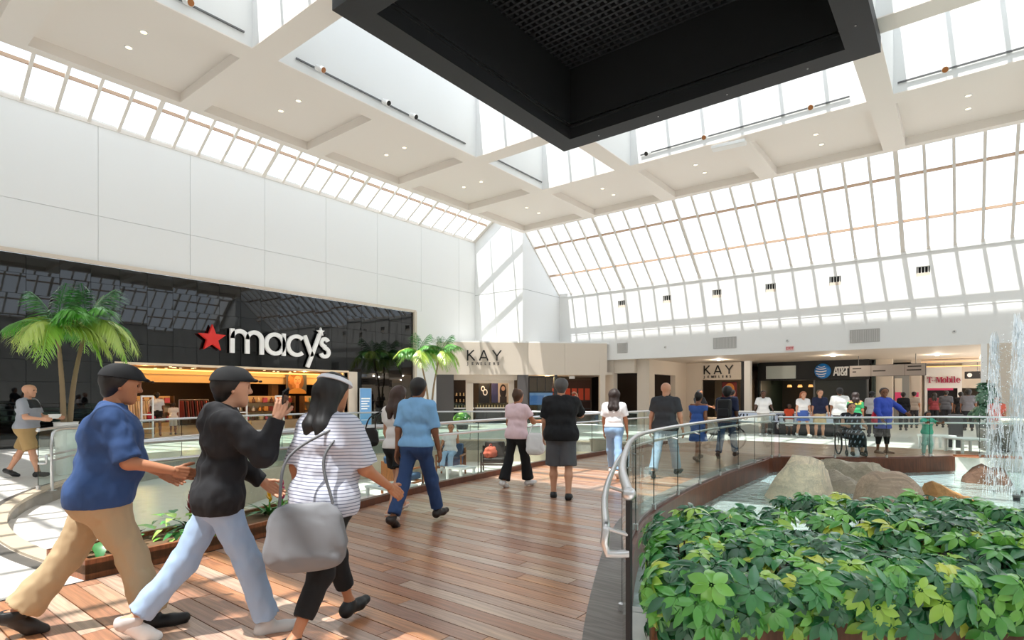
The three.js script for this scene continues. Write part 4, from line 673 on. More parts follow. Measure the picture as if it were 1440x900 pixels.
function palm(label, pos, trunks, scale, potH) {
  const t = thing('palm_tree', label, 'palm', pos);
  for (const [dx, dz, h, lx, lz, n] of trunks) {
    const pts = [new THREE.Vector3(dx, potH - 0.1, dz), new THREE.Vector3(dx + lx * 0.25, potH + (h - potH) * 0.4, dz + lz * 0.25), new THREE.Vector3(dx + lx * 0.7, potH + (h - potH) * 0.8, dz + lz * 0.7), new THREE.Vector3(dx + lx, h, dz + lz)];
    const c = new THREE.CatmullRomCurve3(pts), rings = []; for (let i = 0; i < 14; i++) { const a = c.getPoint(i / 14), b = c.getPoint((i + 1) / 14); rings.push(rod(a, b, 0.055 - i * 0.0018, 0.05 - i * 0.0018, 9)); }
    part(t, 'trunk', rings, trunkM); part(t, 'crown_shaft', rod(pts[3].clone().add(new THREE.Vector3(0, -0.1, 0)), pts[3].clone().add(new THREE.Vector3(0, 0.22, 0)), 0.045, 0.03), palmM[0]);
    for (let i = 0; i < n; i++) { const m = part(t, 'frond', frondG[i % 4], palmM[(i * 3) % 4]); m.position.copy(pts[3]); m.position.y += 0.08; m.rotation.set(i % 4 === 2 ? -0.65 : i % 3 === 0 ? -0.25 : 0.1, i / n * 6.283 * 2.4 + rnd(-0.2, 0.2), 0, 'YXZ'); m.scale.setScalar(scale * rnd(0.85, 1.12)); }
  }
  return t;
}
function pot(label, pos, r0, r1, h, mat) { const t = thing('plant_pot', label, 'plant pot', pos); const g = new THREE.LatheGeometry([[0, 0], [r0, 0], [r0 + 0.01, 0.01], [r1, h - 0.02], [r1 + 0.015, h], [r1 - 0.03, h], [r1 - 0.04, h - 0.08], [0, h - 0.08]].map(([x, y]) => new THREE.Vector2(x, y)), 28); part(t, 'body', g, mat); part(t, 'soil', cyl(r1 - 0.04, r1 - 0.04, 0.02, 0, h - 0.09, 0), std(0x2a1f16, 0.95)); }
pot('tall tapered white pot under the twin palms', [3.46, 0, 14.11], 0.14, 0.2, 1.05, M.white);
palm('twin trunked palm rising from the tall white pot', [3.46, 0, 14.11], [[-0.04, 0.02, 2.85, -0.15, 0.18, 14], [0.06, -0.04, 3.0, 0.35, -0.22, 15]], 1.12, 1.0);
pot('tapered white pot in front of the white pier', [19.2, 0, 20.2], 0.2, 0.28, 0.95, M.white);
palm('twin trunked palm in front of the white pier', [19.2, 0, 20.2], [[-0.06, 0, 3.55, -0.55, -0.15, 13], [0.06, 0.03, 3.6, 0.42, 0.2, 13]], 1.3, 0.9);
{ const bush = (label, u, v, r, y, fan) => { const t = thing(fan ? 'fan_palm' : 'potted_shrub', label, 'plant', [u, y, v]); const g = umbrella(0.3, fan ? 9 : 8, 0.35), n = fan ? 26 : 34; for (let i = 0; i < n; i++) { const a = rnd(0, 6.28), e = rnd(0.1, 1.5), m = part(t, 'leaf', g, leafMat(fan ? 0x4a7a5a : [0x4f8a30, 0x86b840, 0x3a7030][i % 3])); m.position.set(Math.cos(a) * Math.cos(e) * r, Math.sin(e) * r * (fan ? 2.6 : 0.8) + (fan ? 0 : 0.1), Math.sin(a) * Math.cos(e) * r); m.quaternion.setFromUnitVectors(new THREE.Vector3(0, 1, 0), new THREE.Vector3(Math.cos(a), 0.8, Math.sin(a)).normalize()); m.scale.setScalar(fan ? 1.1 : 0.75); } part(t, 'stem', cyl(0.03, 0.02, fan ? 1.6 : 0.3, 0, -0.1, 0, 8), trunkM); };
  pot('charcoal pot of the round shrub by the jewellery shop', [19.55, 0, 18.4], 0.24, 0.32, 0.4, M.greyDark); bush('round green shrub in a charcoal pot by the jewellery shop', 19.55, 18.4, 0.42, 0.38, false);
  pot('grey pot of the dark fan palm beside the white jamb', [25.6, 0, -0.62], 0.25, 0.32, 0.6, M.grey); bush('dark green fan palm beside the white jamb', 25.6, -0.62, 0.5, 0.62, true);
  pot('charcoal pot of the shrub at the far left edge', [1.7, 0, 14.9], 0.24, 0.3, 0.5, M.greyDark); bush('bushy green shrub at the far left edge of the court', 1.7, 14.9, 0.4, 0.5, false);
  pot('pale pot of the shrub beyond the deck railing', [14.2, 0.0, 8.1], 0.2, 0.26, 0.35, M.coping); }
// ------------------------------------------------------------------ boulders in the pond
function boulder(label, pos, sx, sy, sz, turn, rough, flat, mat, seedZ) {
  const t = thing('boulder', label, 'rock', [pos[0], -0.75, pos[1]], turn), g = new THREE.IcosahedronGeometry(1, 5), p = g.attributes.position, v = new THREE.Vector3();
  const cuts = Array.isArray(flat) ? flat.map(([x, y, z, d]) => [new THREE.Vector3(x, y, z).normalize(), d]) : []; for (let i = 0; i < flat; i++) { const n = new THREE.Vector3(rnd(-1, 1), rnd(-0.2, 1), rnd(-1, 1)).normalize(); cuts.push([n, rnd(0.5, 0.82)]); }
  for (let i = 0; i < p.count; i++) { v.fromBufferAttribute(p, i).normalize(); let r = 1; for (const [n, d] of cuts) { const k = v.dot(n); if (k > 0.01) r = Math.min(r, d / k); } r *= 1 + noise.noise(v.x * 1.7 + seedZ, v.y * 1.7, v.z * 1.7) * rough + noise.noise(v.x * 6 + seedZ, v.y * 6, v.z * 6) * rough * 0.22; v.multiplyScalar(r); p.setXYZ(i, v.x * sx, Math.max(-0.2, v.y) * sy, v.z * sz); }
  g.computeVertexNormals(); part(t, 'stone', boxUV(toCreasedNormals(g, flat ? 0.5 : 1.4)), mat); return t;
}
const rockM = (c) => std(c, 0.85, { map: rep(stoneTex, 0.9, 0.9), bumpMap: rep(stoneBump, 1.5, 1.5), bumpScale: 0.02 });
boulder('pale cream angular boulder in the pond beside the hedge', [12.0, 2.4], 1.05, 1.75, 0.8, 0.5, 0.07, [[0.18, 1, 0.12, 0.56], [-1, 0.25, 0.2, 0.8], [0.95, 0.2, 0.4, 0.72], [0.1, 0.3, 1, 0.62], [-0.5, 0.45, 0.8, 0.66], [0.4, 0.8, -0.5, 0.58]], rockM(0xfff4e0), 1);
boulder('flat grey slab rock resting behind the pale boulder', [15.0, 1.9], 1.1, 1.5, 0.75, 0.9, 0.09, [[0.05, 1, 0.1, 0.52], [-0.8, 0.5, 0.3, 0.75], [0.9, 0.5, 0.2, 0.75], [0, 0.3, 1, 0.7]], rockM(0xd2cabb), 2);
boulder('low striped grey rock under the flat slab', [13.6, 1.95], 0.9, 0.85, 0.6, 0.6, 0.12, 4, rockM(0xc0b8ac), 3);
boulder('large rounded grey brown boulder behind the hedge', [11.7, 1.0], 0.72, 1.06, 0.6, 0.7, 0.14, 0, rockM(0xc8b4a4), 4);
boulder('low orange brown rock beside the rounded boulder', [12.8, 0.15], 0.75, 1.2, 0.55, 0.2, 0.12, [[0.1, 1, 0.2, 0.5], [-0.7, 0.6, 0.2, 0.62], [0.5, 0.5, 0.8, 0.6]], rockM(0xcfa06a), 5);
boulder('dark brown wet rock behind the fountain', [16.3, -0.4], 0.55, 0.8, 0.45, 0.4, 0.25, 2, rockM(0x6e5546), 6);
boulder('small dark brown rock next to the fountain jets', [17.0, -1.7], 0.5, 0.75, 0.5, 1.4, 0.25, 2, rockM(0x5f4c40), 7);
{ // fountain
  const t = thing('fountain', 'tall white fountain jets rising from the pond', 'fountain', [14.6, -0.34, -0.75]);
  const wm = phys(0xf4f8fb, 0.25, { transmission: 0.55, thickness: 0, ior: 1.33 });
  for (const [x, z, h, n] of [[-0.05, 0.05, 3.5, 900], [0.25, -0.28, 3.2, 800], [-0.28, 0.36, 2.6, 420], [0.5, 0.15, 3.4, 700]]) {
    const g = []; for (let i = 0; i < n; i++) { const y = Math.pow(rnd(), 0.8) * h, sp = 0.02 + 0.14 * (1 - y / h) + 0.05, a = rnd(0, 6.28), r = Math.sqrt(rnd()) * sp, L = rnd(0.05, 0.26), w = rnd(0.002, 0.006); g.push(rod(new THREE.Vector3(x + Math.cos(a) * r, Math.max(0, y - L), z + Math.sin(a) * r), new THREE.Vector3(x + Math.cos(a) * r * 0.92, y, z + Math.sin(a) * r * 0.92), w, w * 0.5, 5)); }
    part(t, 'water_jet', g, wm).userData.kind = 'stuff';
  }
  const d = []; for (let i = 0; i < 1500; i++) { const a = rnd(0, 6.28), r = Math.pow(rnd(), 0.7) * 0.55, y = rnd(0, 3.5) * (1 - r * 0.5); const g = new THREE.OctahedronGeometry(rnd(0.004, 0.011), 0); g.translate(Math.cos(a) * r + 0.1, y, Math.sin(a) * r); d.push(clean(g)); }
  part(t, 'droplets', d, wm).userData.kind = 'stuff';
  for (const [x, z] of [[-0.05, 0.05], [0.25, -0.28], [-0.28, 0.36], [0.5, 0.15]]) part(t, 'nozzle', cyl(0.03, 0.02, 0.12, x, -0.08, z, 10), M.steelDark);
  const f = thing('pond_light', 'small dark lamp standing in the pond near the jets', 'lamp', [13.9, -0.7, -0.75]); part(f, 'body', cyl(0.05, 0.05, 0.42, 0, 0, 0, 12), M.charcoal); part(f, 'cap', cyl(0.06, 0.06, 0.04, 0, 0.42, 0, 12), M.steelDark);
}
// ------------------------------------------------------------------ furniture
function armchair(label, pos, turn, frame, cushion) {
  const t = thing('armchair', label, 'armchair', pos, turn);
  part(t, 'seat_cushion', rbox(0.62, 0.16, 0.62, 0.05, 0, 0.38, 0.02), cushion); const b = rbox(0.62, 0.5, 0.16, 0.05); b.rotateX(-0.22); b.translate(0, 0.66, -0.3); part(t, 'back_cushion', b, cushion);
  for (const s of [-1, 1]) { part(t, 'arm_frame', [rbox(0.06, 0.05, 0.74, 0.015, s * 0.36, 0.6, 0), rbox(0.06, 0.05, 0.7, 0.015, s * 0.36, 0.26, 0)], frame); part(t, 'leg', rbox(0.05, 0.6, 0.05, 0.012, s * 0.36, 0.3, 0.32), frame); const l = rbox(0.05, 0.78, 0.05, 0.012, s * 0.36, 0.39, -0.36); part(t, 'leg', l, frame); }
  part(t, 'back_panel', rbox(0.7, 0.5, 0.03, 0.01, 0, 0.52, -0.38), frame); part(t, 'stretcher', rbox(0.7, 0.05, 0.04, 0.01, 0, 0.26, 0.3), frame); return t;
}
{
  const oak = std(0xb5713a, 0.45, { map: rep(grainTex, 2, 0.6) }), navy = std(0x3d5878, 0.85, { bumpMap: rep(clothBump, 6, 6), bumpScale: 0.001 }), dk = std(0x2e2522, 0.6), cream = std(0xe8dfcf, 0.85, { bumpMap: rep(clothBump, 6, 6), bumpScale: 0.001 }), wick = std(0x6a655f, 0.8, { bumpMap: rep(clothBump, 10, 10), bumpScale: 0.004 });
  armchair('oak framed armchair with navy cushions, a person sitting in it', [12.0, LY, 11.75], -1.0, oak, navy);
  armchair('dark backed armchair in the sunken lounge with a coral bag on it', [13.3, LY, 11.2], -0.95, dk, dk);
  armchair('navy armchair near the ramp in the sunken lounge', [9.2, LY, 10.6], 1.9, oak, navy);
  const tb = (label, pos, w, h, m, turn = 0) => { const t = thing('side_table', label, 'table', pos, turn); part(t, 'table_top', rbox(w, 0.05, w, 0.012, 0, h - 0.025, 0), m); for (const [x, z] of [[-1, -1], [1, -1], [-1, 1], [1, 1]]) part(t, 'leg', rbox(0.06, h - 0.05, 0.06, 0.01, x * (w / 2 - 0.05), (h - 0.05) / 2, z * (w / 2 - 0.05)), m); };
  tb('low white table in the sunken lounge near the ramp', [8.0, LY, 9.6], 0.8, 0.42, M.white); tb('white side table between the lounge armchairs', [11.2, LY, 10.6], 0.6, 0.42, M.white);
  tb('white square side table beyond the pond railing', [20.0, 0, -0.05], 0.75, 0.42, M.white, 0.6); tb('second white low table by the grey wicker chair', [21.3, 0, 0.65], 0.7, 0.4, M.white, 0.6);
  const mag = (label, pos, c) => { const t = thing('magazine', label, 'magazine', pos, 0.4); part(t, 'cover', rbox(0.28, 0.012, 0.36, 0.004, 0, 0.008, 0), std(c, 0.4)); part(t, 'pages', rbox(0.27, 0.008, 0.35, 0.002, 0.004, 0.006, 0), M.white); };
  mag('blue magazine on the low white lounge table', [7.85, LY + 0.42, 9.5], 0x4f74a8); mag('pale magazine on the low white lounge table', [8.2, LY + 0.42, 9.75], 0xd6d2c8); mag('pale magazine on the white table between the armchairs', [11.2, LY + 0.42, 10.6], 0xc9d4de);
  // wicker lounge seats beyond the pond
  const seat = (label, pos, turn) => { const t = thing('wicker_chair', label, 'armchair', pos, turn); part(t, 'base', rbox(0.85, 0.34, 0.85, 0.04, 0, 0.2, 0), wick); part(t, 'back', rbox(0.85, 0.75, 0.14, 0.05, 0, 0.4, -0.38), wick); for (const s of [-1, 1]) part(t, 'arm', rbox(0.13, 0.6, 0.85, 0.05, s * 0.38, 0.33, 0), wick); part(t, 'seat_cushion', rbox(0.62, 0.16, 0.66, 0.05, 0, 0.45, 0.04), cream); const b = rbox(0.6, 0.45, 0.16, 0.06); b.rotateX(-0.2); b.translate(0, 0.72, -0.26); part(t, 'back_cushion', b, cream); };
  seat('grey wicker chair with cream cushions beyond the pond railing', [21.3, 0, -0.9], 2.1); seat('grey wicker chair with cream cushions behind the fountain', [20.6, 0, -2.2], 2.6);
  const bin = thing('litter_bin', 'dark square litter bin post beside the white tables', 'bin', [22.0, 0, 0.2]); part(bin, 'body', rbox(0.35, 0.95, 0.35, 0.02, 0, 0.48, 0), M.charcoal); part(bin, 'lid', rbox(0.38, 0.05, 0.38, 0.015, 0, 0.98, 0), M.blackSoft);
  const can = thing('shopping_bag', 'coral patterned bag lying on the dark lounge armchair', 'bag', [13.2, LY + 0.46, 11.25], 0.3); { const g = new THREE.SphereGeometry(1, 30, 20), p = g.attributes.position; for (let i = 0; i < p.count; i++) { const n = 1 + 0.22 * noise.noise(p.getX(i) * 2, p.getY(i) * 2, p.getZ(i) * 2 + 3); p.setXYZ(i, Math.sign(p.getX(i)) * Math.pow(Math.abs(p.getX(i)), 0.6) * 0.3 * n, Math.max(-0.6, p.getY(i)) * 0.2 * n, p.getZ(i) * 0.16 * n); } g.translate(0, 0.12, 0); g.computeVertexNormals(); part(can, 'body', g, std(0xd86a52, 0.8)); const h = new THREE.TorusGeometry(0.12, 0.012, 8, 20, Math.PI); h.translate(0, 0.28, 0); part(can, 'handle', h, std(0xb04a3c, 0.7)); }
  // promotional counter in front of the phone shop
  const ct = thing('promotion_counter', 'long pale blue promotion counter with dark lettering before the phone shop', 'counter', [25.0, 0, 7.6], -Math.PI / 2);
  part(ct, 'body', rbox(4.6, 0.85, 0.5, 0.02, 1.9, 0.45, 0), M.charcoal); part(ct, 'wrap', rbox(4.5, 0.36, 0.02, 0.004, 1.9, 0.68, 0.26), std(0xd5e0f2, 0.5)); part(ct, 'top', rbox(4.7, 0.05, 0.6, 0.015, 1.9, 0.9, 0), M.white); for (const [s, x] of [['XU', 0.1], ['ITTA', 1.5]]) { const g = text(s, 0.26, 0.01); g.translate(x, 0.56, 0.27); part(ct, 'lettering', clean(g), std(0x20283c, 0.5)); }
  const tbl = thing('cafe_table', 'wooden cafe table beside the deck with crossed legs', 'table', [20.5, 0, 6.9], 0.4); part(tbl, 'table_top', rbox(1.1, 0.05, 0.6, 0.015, 0, 0.75, 0), std(0xc9a67c, 0.5)); for (const s of [-1, 1]) { part(tbl, 'leg', rod(new THREE.Vector3(s * 0.45, 0.73, -0.25), new THREE.Vector3(s * 0.35, 0, 0.25), 0.02), M.steel); part(tbl, 'leg', rod(new THREE.Vector3(s * 0.45, 0.73, 0.25), new THREE.Vector3(s * 0.35, 0, -0.25), 0.02), M.steel); } part(tbl, 'lower_shelf', rbox(0.9, 0.04, 0.45, 0.01, 0, 0.2, 0), M.charcoal);
}

// ------------------------------------------------------------------ people: tapered bones blended into one skin, clothing over it
function distBones(B, k) {
  const n = B.length;
  return (x, y, z) => {
    let d = 1e3;
    for (let i = 0; i < n; i++) {
      const b = B[i], px = x - b[0], py = y - b[1], pz = z - b[2], bx = b[3], by = b[4], bz = b[5], l2 = b[8];
      let t = (px * bx + py * by + pz * bz) / l2; const raw = t; t = t < 0 ? 0 : t > (b[9] ? 1.6 : 1) ? (b[9] ? 1.6 : 1) : t;
      const qx = px - bx * t, qy = py - by * t, qz = pz - bz * t; let e = Math.sqrt(qx * qx + qy * qy + qz * qz) - (b[6] + (b[7] - b[6]) * Math.min(1, t));
      if (b[9]) { const c = (raw - 1) * Math.sqrt(l2); if (c > e) e = c; }
      const h = Math.max(k - Math.abs(d - e), 0) / k; d = Math.min(d, e) - h * h * k * 0.25;
    }
    return d;
  };
}
const bone = (a, b, ra, rb = ra, cut = 0) => { const x = b[0] - a[0], y = b[1] - a[1], z = b[2] - a[2]; return [a[0], a[1], a[2], x, y, z, ra, rb, Math.max(1e-8, x * x + y * y + z * z), cut]; };
function boundsOf(B, pad) { const lo = [1e9, 1e9, 1e9], hi = [-1e9, -1e9, -1e9]; for (const b of B) { const r = Math.max(b[6], b[7]) + pad; for (let k = 0; k < 3; k++) { lo[k] = Math.min(lo[k], b[k] - r, b[k] + b[k + 3] - r); hi[k] = Math.max(hi[k], b[k] + r, b[k] + b[k + 3] + r); } } return [lo, hi]; }
function net(f, lo, hi, h) {                       // surface nets with block skipping
  const n = [0, 1, 2].map((k) => Math.ceil((hi[k] - lo[k]) / h / 4) * 4 + 1), [nx, ny, nz] = n, F = new Float32Array(nx * ny * nz).fill(1), id = (i, j, k) => i + nx * (j + ny * k);
  for (let k = 0; k < nz; k += 4) for (let j = 0; j < ny; j += 4) for (let i = 0; i < nx; i += 4) {
    const c = f(lo[0] + (i + 1.5) * h, lo[1] + (j + 1.5) * h, lo[2] + (k + 1.5) * h), far = Math.abs(c) > h * 4.2;
    for (let c2 = k; c2 < Math.min(nz, k + 4); c2++) for (let b = j; b < Math.min(ny, j + 4); b++) for (let a = i; a < Math.min(nx, i + 4); a++) F[id(a, b, c2)] = far ? c : f(lo[0] + a * h, lo[1] + b * h, lo[2] + c2 * h);
  }
  const vid = new Int32Array(nx * ny * nz).fill(-1), P = [], I = [];
  const C = []; for (let c = 0; c < 8; c++) C.push([c & 1, (c >> 1) & 1, c >> 2]);
  const E = []; for (let a = 0; a < 8; a++) for (const b of [a | 1, a | 2, a | 4]) if (b !== a) E.push([a, b]);
  for (let k = 0; k < nz - 1; k++) for (let j = 0; j < ny - 1; j++) for (let i = 0; i < nx - 1; i++) {
    let m = 0; for (let c = 0; c < 8; c++) if (F[id(i + C[c][0], j + C[c][1], k + C[c][2])] < 0) m |= 1 << c;
    if (m === 0 || m === 255) continue; let x = 0, y = 0, z = 0, q = 0;
    for (const [a, b] of E) if (((m >> a) ^ (m >> b)) & 1) { const fa = F[id(i + C[a][0], j + C[a][1], k + C[a][2])], fb = F[id(i + C[b][0], j + C[b][1], k + C[b][2])], t = fa / (fa - fb); x += C[a][0] + (C[b][0] - C[a][0]) * t; y += C[a][1] + (C[b][1] - C[a][1]) * t; z += C[a][2] + (C[b][2] - C[a][2]) * t; q++; }
    vid[id(i, j, k)] = P.length / 3; P.push(lo[0] + (i + x / q) * h, lo[1] + (j + y / q) * h, lo[2] + (k + z / q) * h);
  }
  const quad = (a, b, c, d, s) => { if (a < 0 || b < 0 || c < 0 || d < 0) return; if (s) I.push(a, b, c, a, c, d); else I.push(a, c, b, a, d, c); };
  for (let k = 1; k < nz - 1; k++) for (let j = 1; j < ny - 1; j++) for (let i = 1; i < nx - 1; i++) {
    const s = F[id(i, j, k)] < 0;
    if (s !== F[id(i + 1, j, k)] < 0) quad(vid[id(i, j - 1, k - 1)], vid[id(i, j, k - 1)], vid[id(i, j, k)], vid[id(i, j - 1, k)], s);
    if (s !== F[id(i, j + 1, k)] < 0) quad(vid[id(i - 1, j, k - 1)], vid[id(i - 1, j, k)], vid[id(i, j, k)], vid[id(i, j, k - 1)], s);
    if (s !== F[id(i, j, k + 1)] < 0) quad(vid[id(i - 1, j - 1, k)], vid[id(i, j - 1, k)], vid[id(i, j, k)], vid[id(i - 1, j, k)], s);
  }
  const g = new THREE.BufferGeometry(), N = new Float32Array(P.length), e = h * 0.6;
  for (let i = 0; i < P.length; i += 3) { const x = P[i], y = P[i + 1], z = P[i + 2], a = f(x + e, y, z) - f(x - e, y, z), b = f(x, y + e, z) - f(x, y - e, z), c = f(x, y, z + e) - f(x, y, z - e), l = Math.hypot(a, b, c) || 1; N[i] = a / l; N[i + 1] = b / l; N[i + 2] = c / l; }
  const uv = new Float32Array(P.length / 3 * 2); for (let i = 0; i < uv.length / 2; i++) { uv[i * 2] = P[i * 3] + P[i * 3 + 2] * 0.7; uv[i * 2 + 1] = P[i * 3 + 1]; }
  g.setAttribute('position', new THREE.BufferAttribute(new Float32Array(P), 3)); g.setAttribute('normal', new THREE.BufferAttribute(N, 3)); g.setAttribute('uv', new THREE.BufferAttribute(uv, 2)); g.setIndex(I);
  return g;
}
const cloth = (c, r = 0.9) => std(c, r, { bumpMap: rep(clothBump, 9, 9), bumpScale: 0.0008 });
const skinOf = (c) => phys(c, 0.55, { sheen: 0.2 });
const add3 = (a, b, s = 1) => [a[0] + b[0] * s, a[1] + b[1] * s, a[2] + b[2] * s];
const unit = (a) => { const l = Math.hypot(...a) || 1; return [a[0] / l, a[1] / l, a[2] / l]; };
const cross3 = (a, b) => [a[1] * b[2] - a[2] * b[1], a[2] * b[0] - a[0] * b[2], a[0] * b[1] - a[1] * b[0]];

function person(o) {
  const S = (o.h ?? 1.75) / 1.75, w = o.w ?? 1, fat = o.fat ?? 0, cell = o.cell ?? 0.018, fine = cell < 0.014, lean = o.lean ?? 0.03, sit = o.sit;
  const t = thing('person', o.label, 'person', [o.at[0], o.y ?? 0, o.at[1]], Math.atan2(o.face[0], -o.face[1]), o.group);
  // --- joints
  const hipY = 0.93 * S, J = { hip: [0, hipY, 0] }, rotL = ([x, y, z]) => { const dy = y - hipY; return [x, hipY + dy * Math.cos(lean) - z * Math.sin(lean), z * Math.cos(lean) + dy * Math.sin(lean)]; };
  const leg = (s, [a, k, pitch]) => {
    const h = [s * 0.088 * S * w, hipY - 0.02, 0], kn = add3(h, [s * (o.spread ?? 0.015), -Math.cos(a) * 0.44 * S, Math.sin(a) * 0.44 * S]), an = add3(kn, [0, -Math.cos(a - k) * 0.41 * S, Math.sin(a - k) * 0.41 * S]);
    const p = pitch ?? (a - k < -0.25 ? (a - k) * 0.9 : 0), c = Math.cos(p), sn = Math.sin(p), ft = (y, z) => add3(an, [s * 0.15 * Math.max(0, z), (y * c + z * sn) * S, (-y * sn + z * c) * S]);
    return { h, kn, an, heel: ft(-0.05, -0.04), ball: ft(-0.058, 0.1), toe: ft(-0.06, 0.165) };
  };
  const LL = leg(1, o.legL ?? [0.05, 0.05]), LR = leg(-1, o.legR ?? [-0.05, 0.05]);
  const drop = Math.min(LL.heel[1], LL.toe[1], LR.heel[1], LR.toe[1]) - 0.034 * S;
  const arm = (s, [sw, ab, el, inw = 0, curl = 0.35]) => {
    const sh = rotL([s * 0.18 * S * w, 1.415 * S, 0]), d1 = [s * Math.sin(ab), -Math.cos(ab) * Math.cos(sw), Math.cos(ab) * Math.sin(sw)], e = add3(sh, d1, 0.295 * S), d2 = unit([s * Math.sin(ab) * 0.5 - s * inw, -Math.cos(sw + el), Math.sin(sw + el)]), wr = add3(e, d2, 0.25 * S);
    return { sh, e, wr, d1, d2, s, curl };
  };
  const AL = arm(1, o.armL ?? [0.15, 0.12, 0.25]), AR = arm(-1, o.armR ?? [-0.15, 0.12, 0.25]);
  const nk = rotL([0, 1.45 * S, -0.005]), hc = rotL([0, 1.635 * S, 0.02 + (o.headFwd ?? 0)]);
  // --- body bones
  const r = (x) => x * S;
  const torso = [bone(rotL([-0.085 * w * S, 0.96 * S, -0.01]), rotL([0.085 * w * S, 0.96 * S, -0.01]), r(0.112 * w + fat * 0.25)), bone(rotL([-0.06 * w * S, 1.12 * S, 0.005 + fat * 0.4]), rotL([0.06 * w * S, 1.12 * S, 0.005 + fat * 0.4]), r(0.105 * w + fat * 0.7)), bone(rotL([-0.09 * w * S, 1.3 * S, 0.005]), rotL([0.09 * w * S, 1.3 * S, 0.005]), r(0.105 * w + fat * 0.35)), bone(rotL([-0.03 * S, 1.45 * S, -0.018]), rotL([-0.16 * w * S, 1.405 * S, -0.01]), r(0.054), r(0.06)), bone(rotL([0.03 * S, 1.45 * S, -0.018]), rotL([0.16 * w * S, 1.405 * S, -0.01]), r(0.054), r(0.06)), bone(rotL([-0.1 * w * S, 1.36 * S, 0]), rotL([0.1 * w * S, 1.36 * S, 0]), r(0.085))];
  if (o.bust) torso.push(bone(rotL([-0.075 * S, 1.27 * S, 0.075 * S]), rotL([0.075 * S, 1.27 * S, 0.075 * S]), r(0.068)));
  const armB = (A, pad = 0) => [bone(A.sh, A.e, r(0.052 + pad), r(0.042 + pad)), bone(A.e, A.wr, r(0.041 + pad), r(0.027 + pad))];
  const legB = (L) => [bone(L.h, L.kn, r(0.082 * w + fat * 0.12), r(0.056)), bone(L.kn, add3(L.kn, add3(L.an, L.kn, -1), 0.35), r(0.054), r(0.058)), bone(add3(L.kn, add3(L.an, L.kn, -1), 0.35), L.an, r(0.057), r(0.037)), bone(L.an, L.heel, r(0.036), r(0.034)), bone(L.heel, L.toe, r(0.034), r(0.03))];
  const thin = (B, p) => B.map((b) => { const q = b.slice(); q[6] -= p; q[7] -= p; return q; }), covered = o.bottom && !o.bottom.skirt && (o.bottom.len ?? 0.96) > 0.7, legS = (L) => { const B = legB(L); return covered ? [...thin(B.slice(0, 3), 0.009), ...B.slice(3)] : [...thin(B.slice(0, 1), 0.006), ...B.slice(1)]; };
  const bodyB = [...thin(torso, o.top ? 0.016 : 0), ...armB(AL), ...armB(AR), ...legS(LL), ...legS(LR), bone(nk, add3(hc, [0, -0.05 * S, -0.02]), r(0.056), r(0.054))];
  const geos = []; { const [lo, hi] = boundsOf(bodyB, 0.03); geos.push(net(distBones(bodyB, 0.035), lo, hi, cell)); }
  // --- head
  const ty = o.headTurn ?? 0, tx = (o.headTilt ?? 0) + lean * 0.3, hd = ([x, y, z]) => { const y1 = y * Math.cos(tx) - z * Math.sin(tx), z1 = y * Math.sin(tx) + z * Math.cos(tx); return [hc[0] + (x * Math.cos(ty) + z1 * Math.sin(ty)) * S, hc[1] + y1 * S, hc[2] + (-x * Math.sin(ty) + z1 * Math.cos(ty)) * S]; };
  const inv = (x, y, z) => { const X = (x - hc[0]) / S, Y = (y - hc[1]) / S, Z = (z - hc[2]) / S, a = X * Math.cos(ty) - Z * Math.sin(ty), z1 = X * Math.sin(ty) + Z * Math.cos(ty); return [a, Y * Math.cos(tx) + z1 * Math.sin(tx), -Y * Math.sin(tx) + z1 * Math.cos(tx)]; };
  const hb = (a, b, ra, rb) => bone(hd(a), hd(b), r(ra), r(rb ?? ra));
  const skull = [hb([-0.012, 0.03, -0.03], [0.012, 0.03, 0.01], 0.084), hb([0, 0.035, 0.0], [0, 0.03, 0.03], 0.074)];
  const headB = [...skull, hb([-0.018, -0.02, 0.035], [0.018, -0.02, 0.035], 0.056), hb([-0.014, -0.075, 0.042], [0.014, -0.075, 0.042], 0.044), hb([0, -0.098, 0.068], [0, -0.1, 0.07], 0.022), hb([0, -0.05, -0.02], [0, -0.13, -0.03], 0.056, 0.055)];
  const faceB = [hb([0, 0.012, 0.092], [0, -0.024, 0.11], 0.009, 0.014), hb([-0.014, -0.027, 0.098], [0.014, -0.027, 0.098], 0.01), hb([-0.02, -0.06, 0.083], [0.02, -0.06, 0.083], 0.0095), hb([-0.018, -0.071, 0.082], [0.018, -0.071, 0.082], 0.0095), hb([-0.045, 0.03, 0.075], [0.045, 0.03, 0.075], 0.012), hb([-0.082, 0.012, -0.008], [-0.084, -0.028, -0.002], 0.013, 0.009), hb([0.082, 0.012, -0.008], [0.084, -0.028, -0.002], 0.013, 0.009)];
  const dH = distBones(headB, 0.03 * S), dF = distBones(faceB, 0.008 * S), eyes = [hd([-0.032, 0.006, 0.093]), hd([0.032, 0.006, 0.093])];
  const fH = (x, y, z) => { let a = dH(x, y, z), b = dF(x, y, z), k = 0.014, h = Math.max(k - Math.abs(a - b), 0) / k, d = Math.min(a, b) - h * h * k * 0.25; for (const q of eyes) d = Math.max(d, r(0.015) - Math.hypot(x - q[0], y - q[1], z - q[2])); return d; };
  { const [lo, hi] = boundsOf([...headB, ...faceB], 0.02); geos.push(net(fH, lo, hi, fine ? 0.005 : Math.min(0.011, cell * 0.5))); }
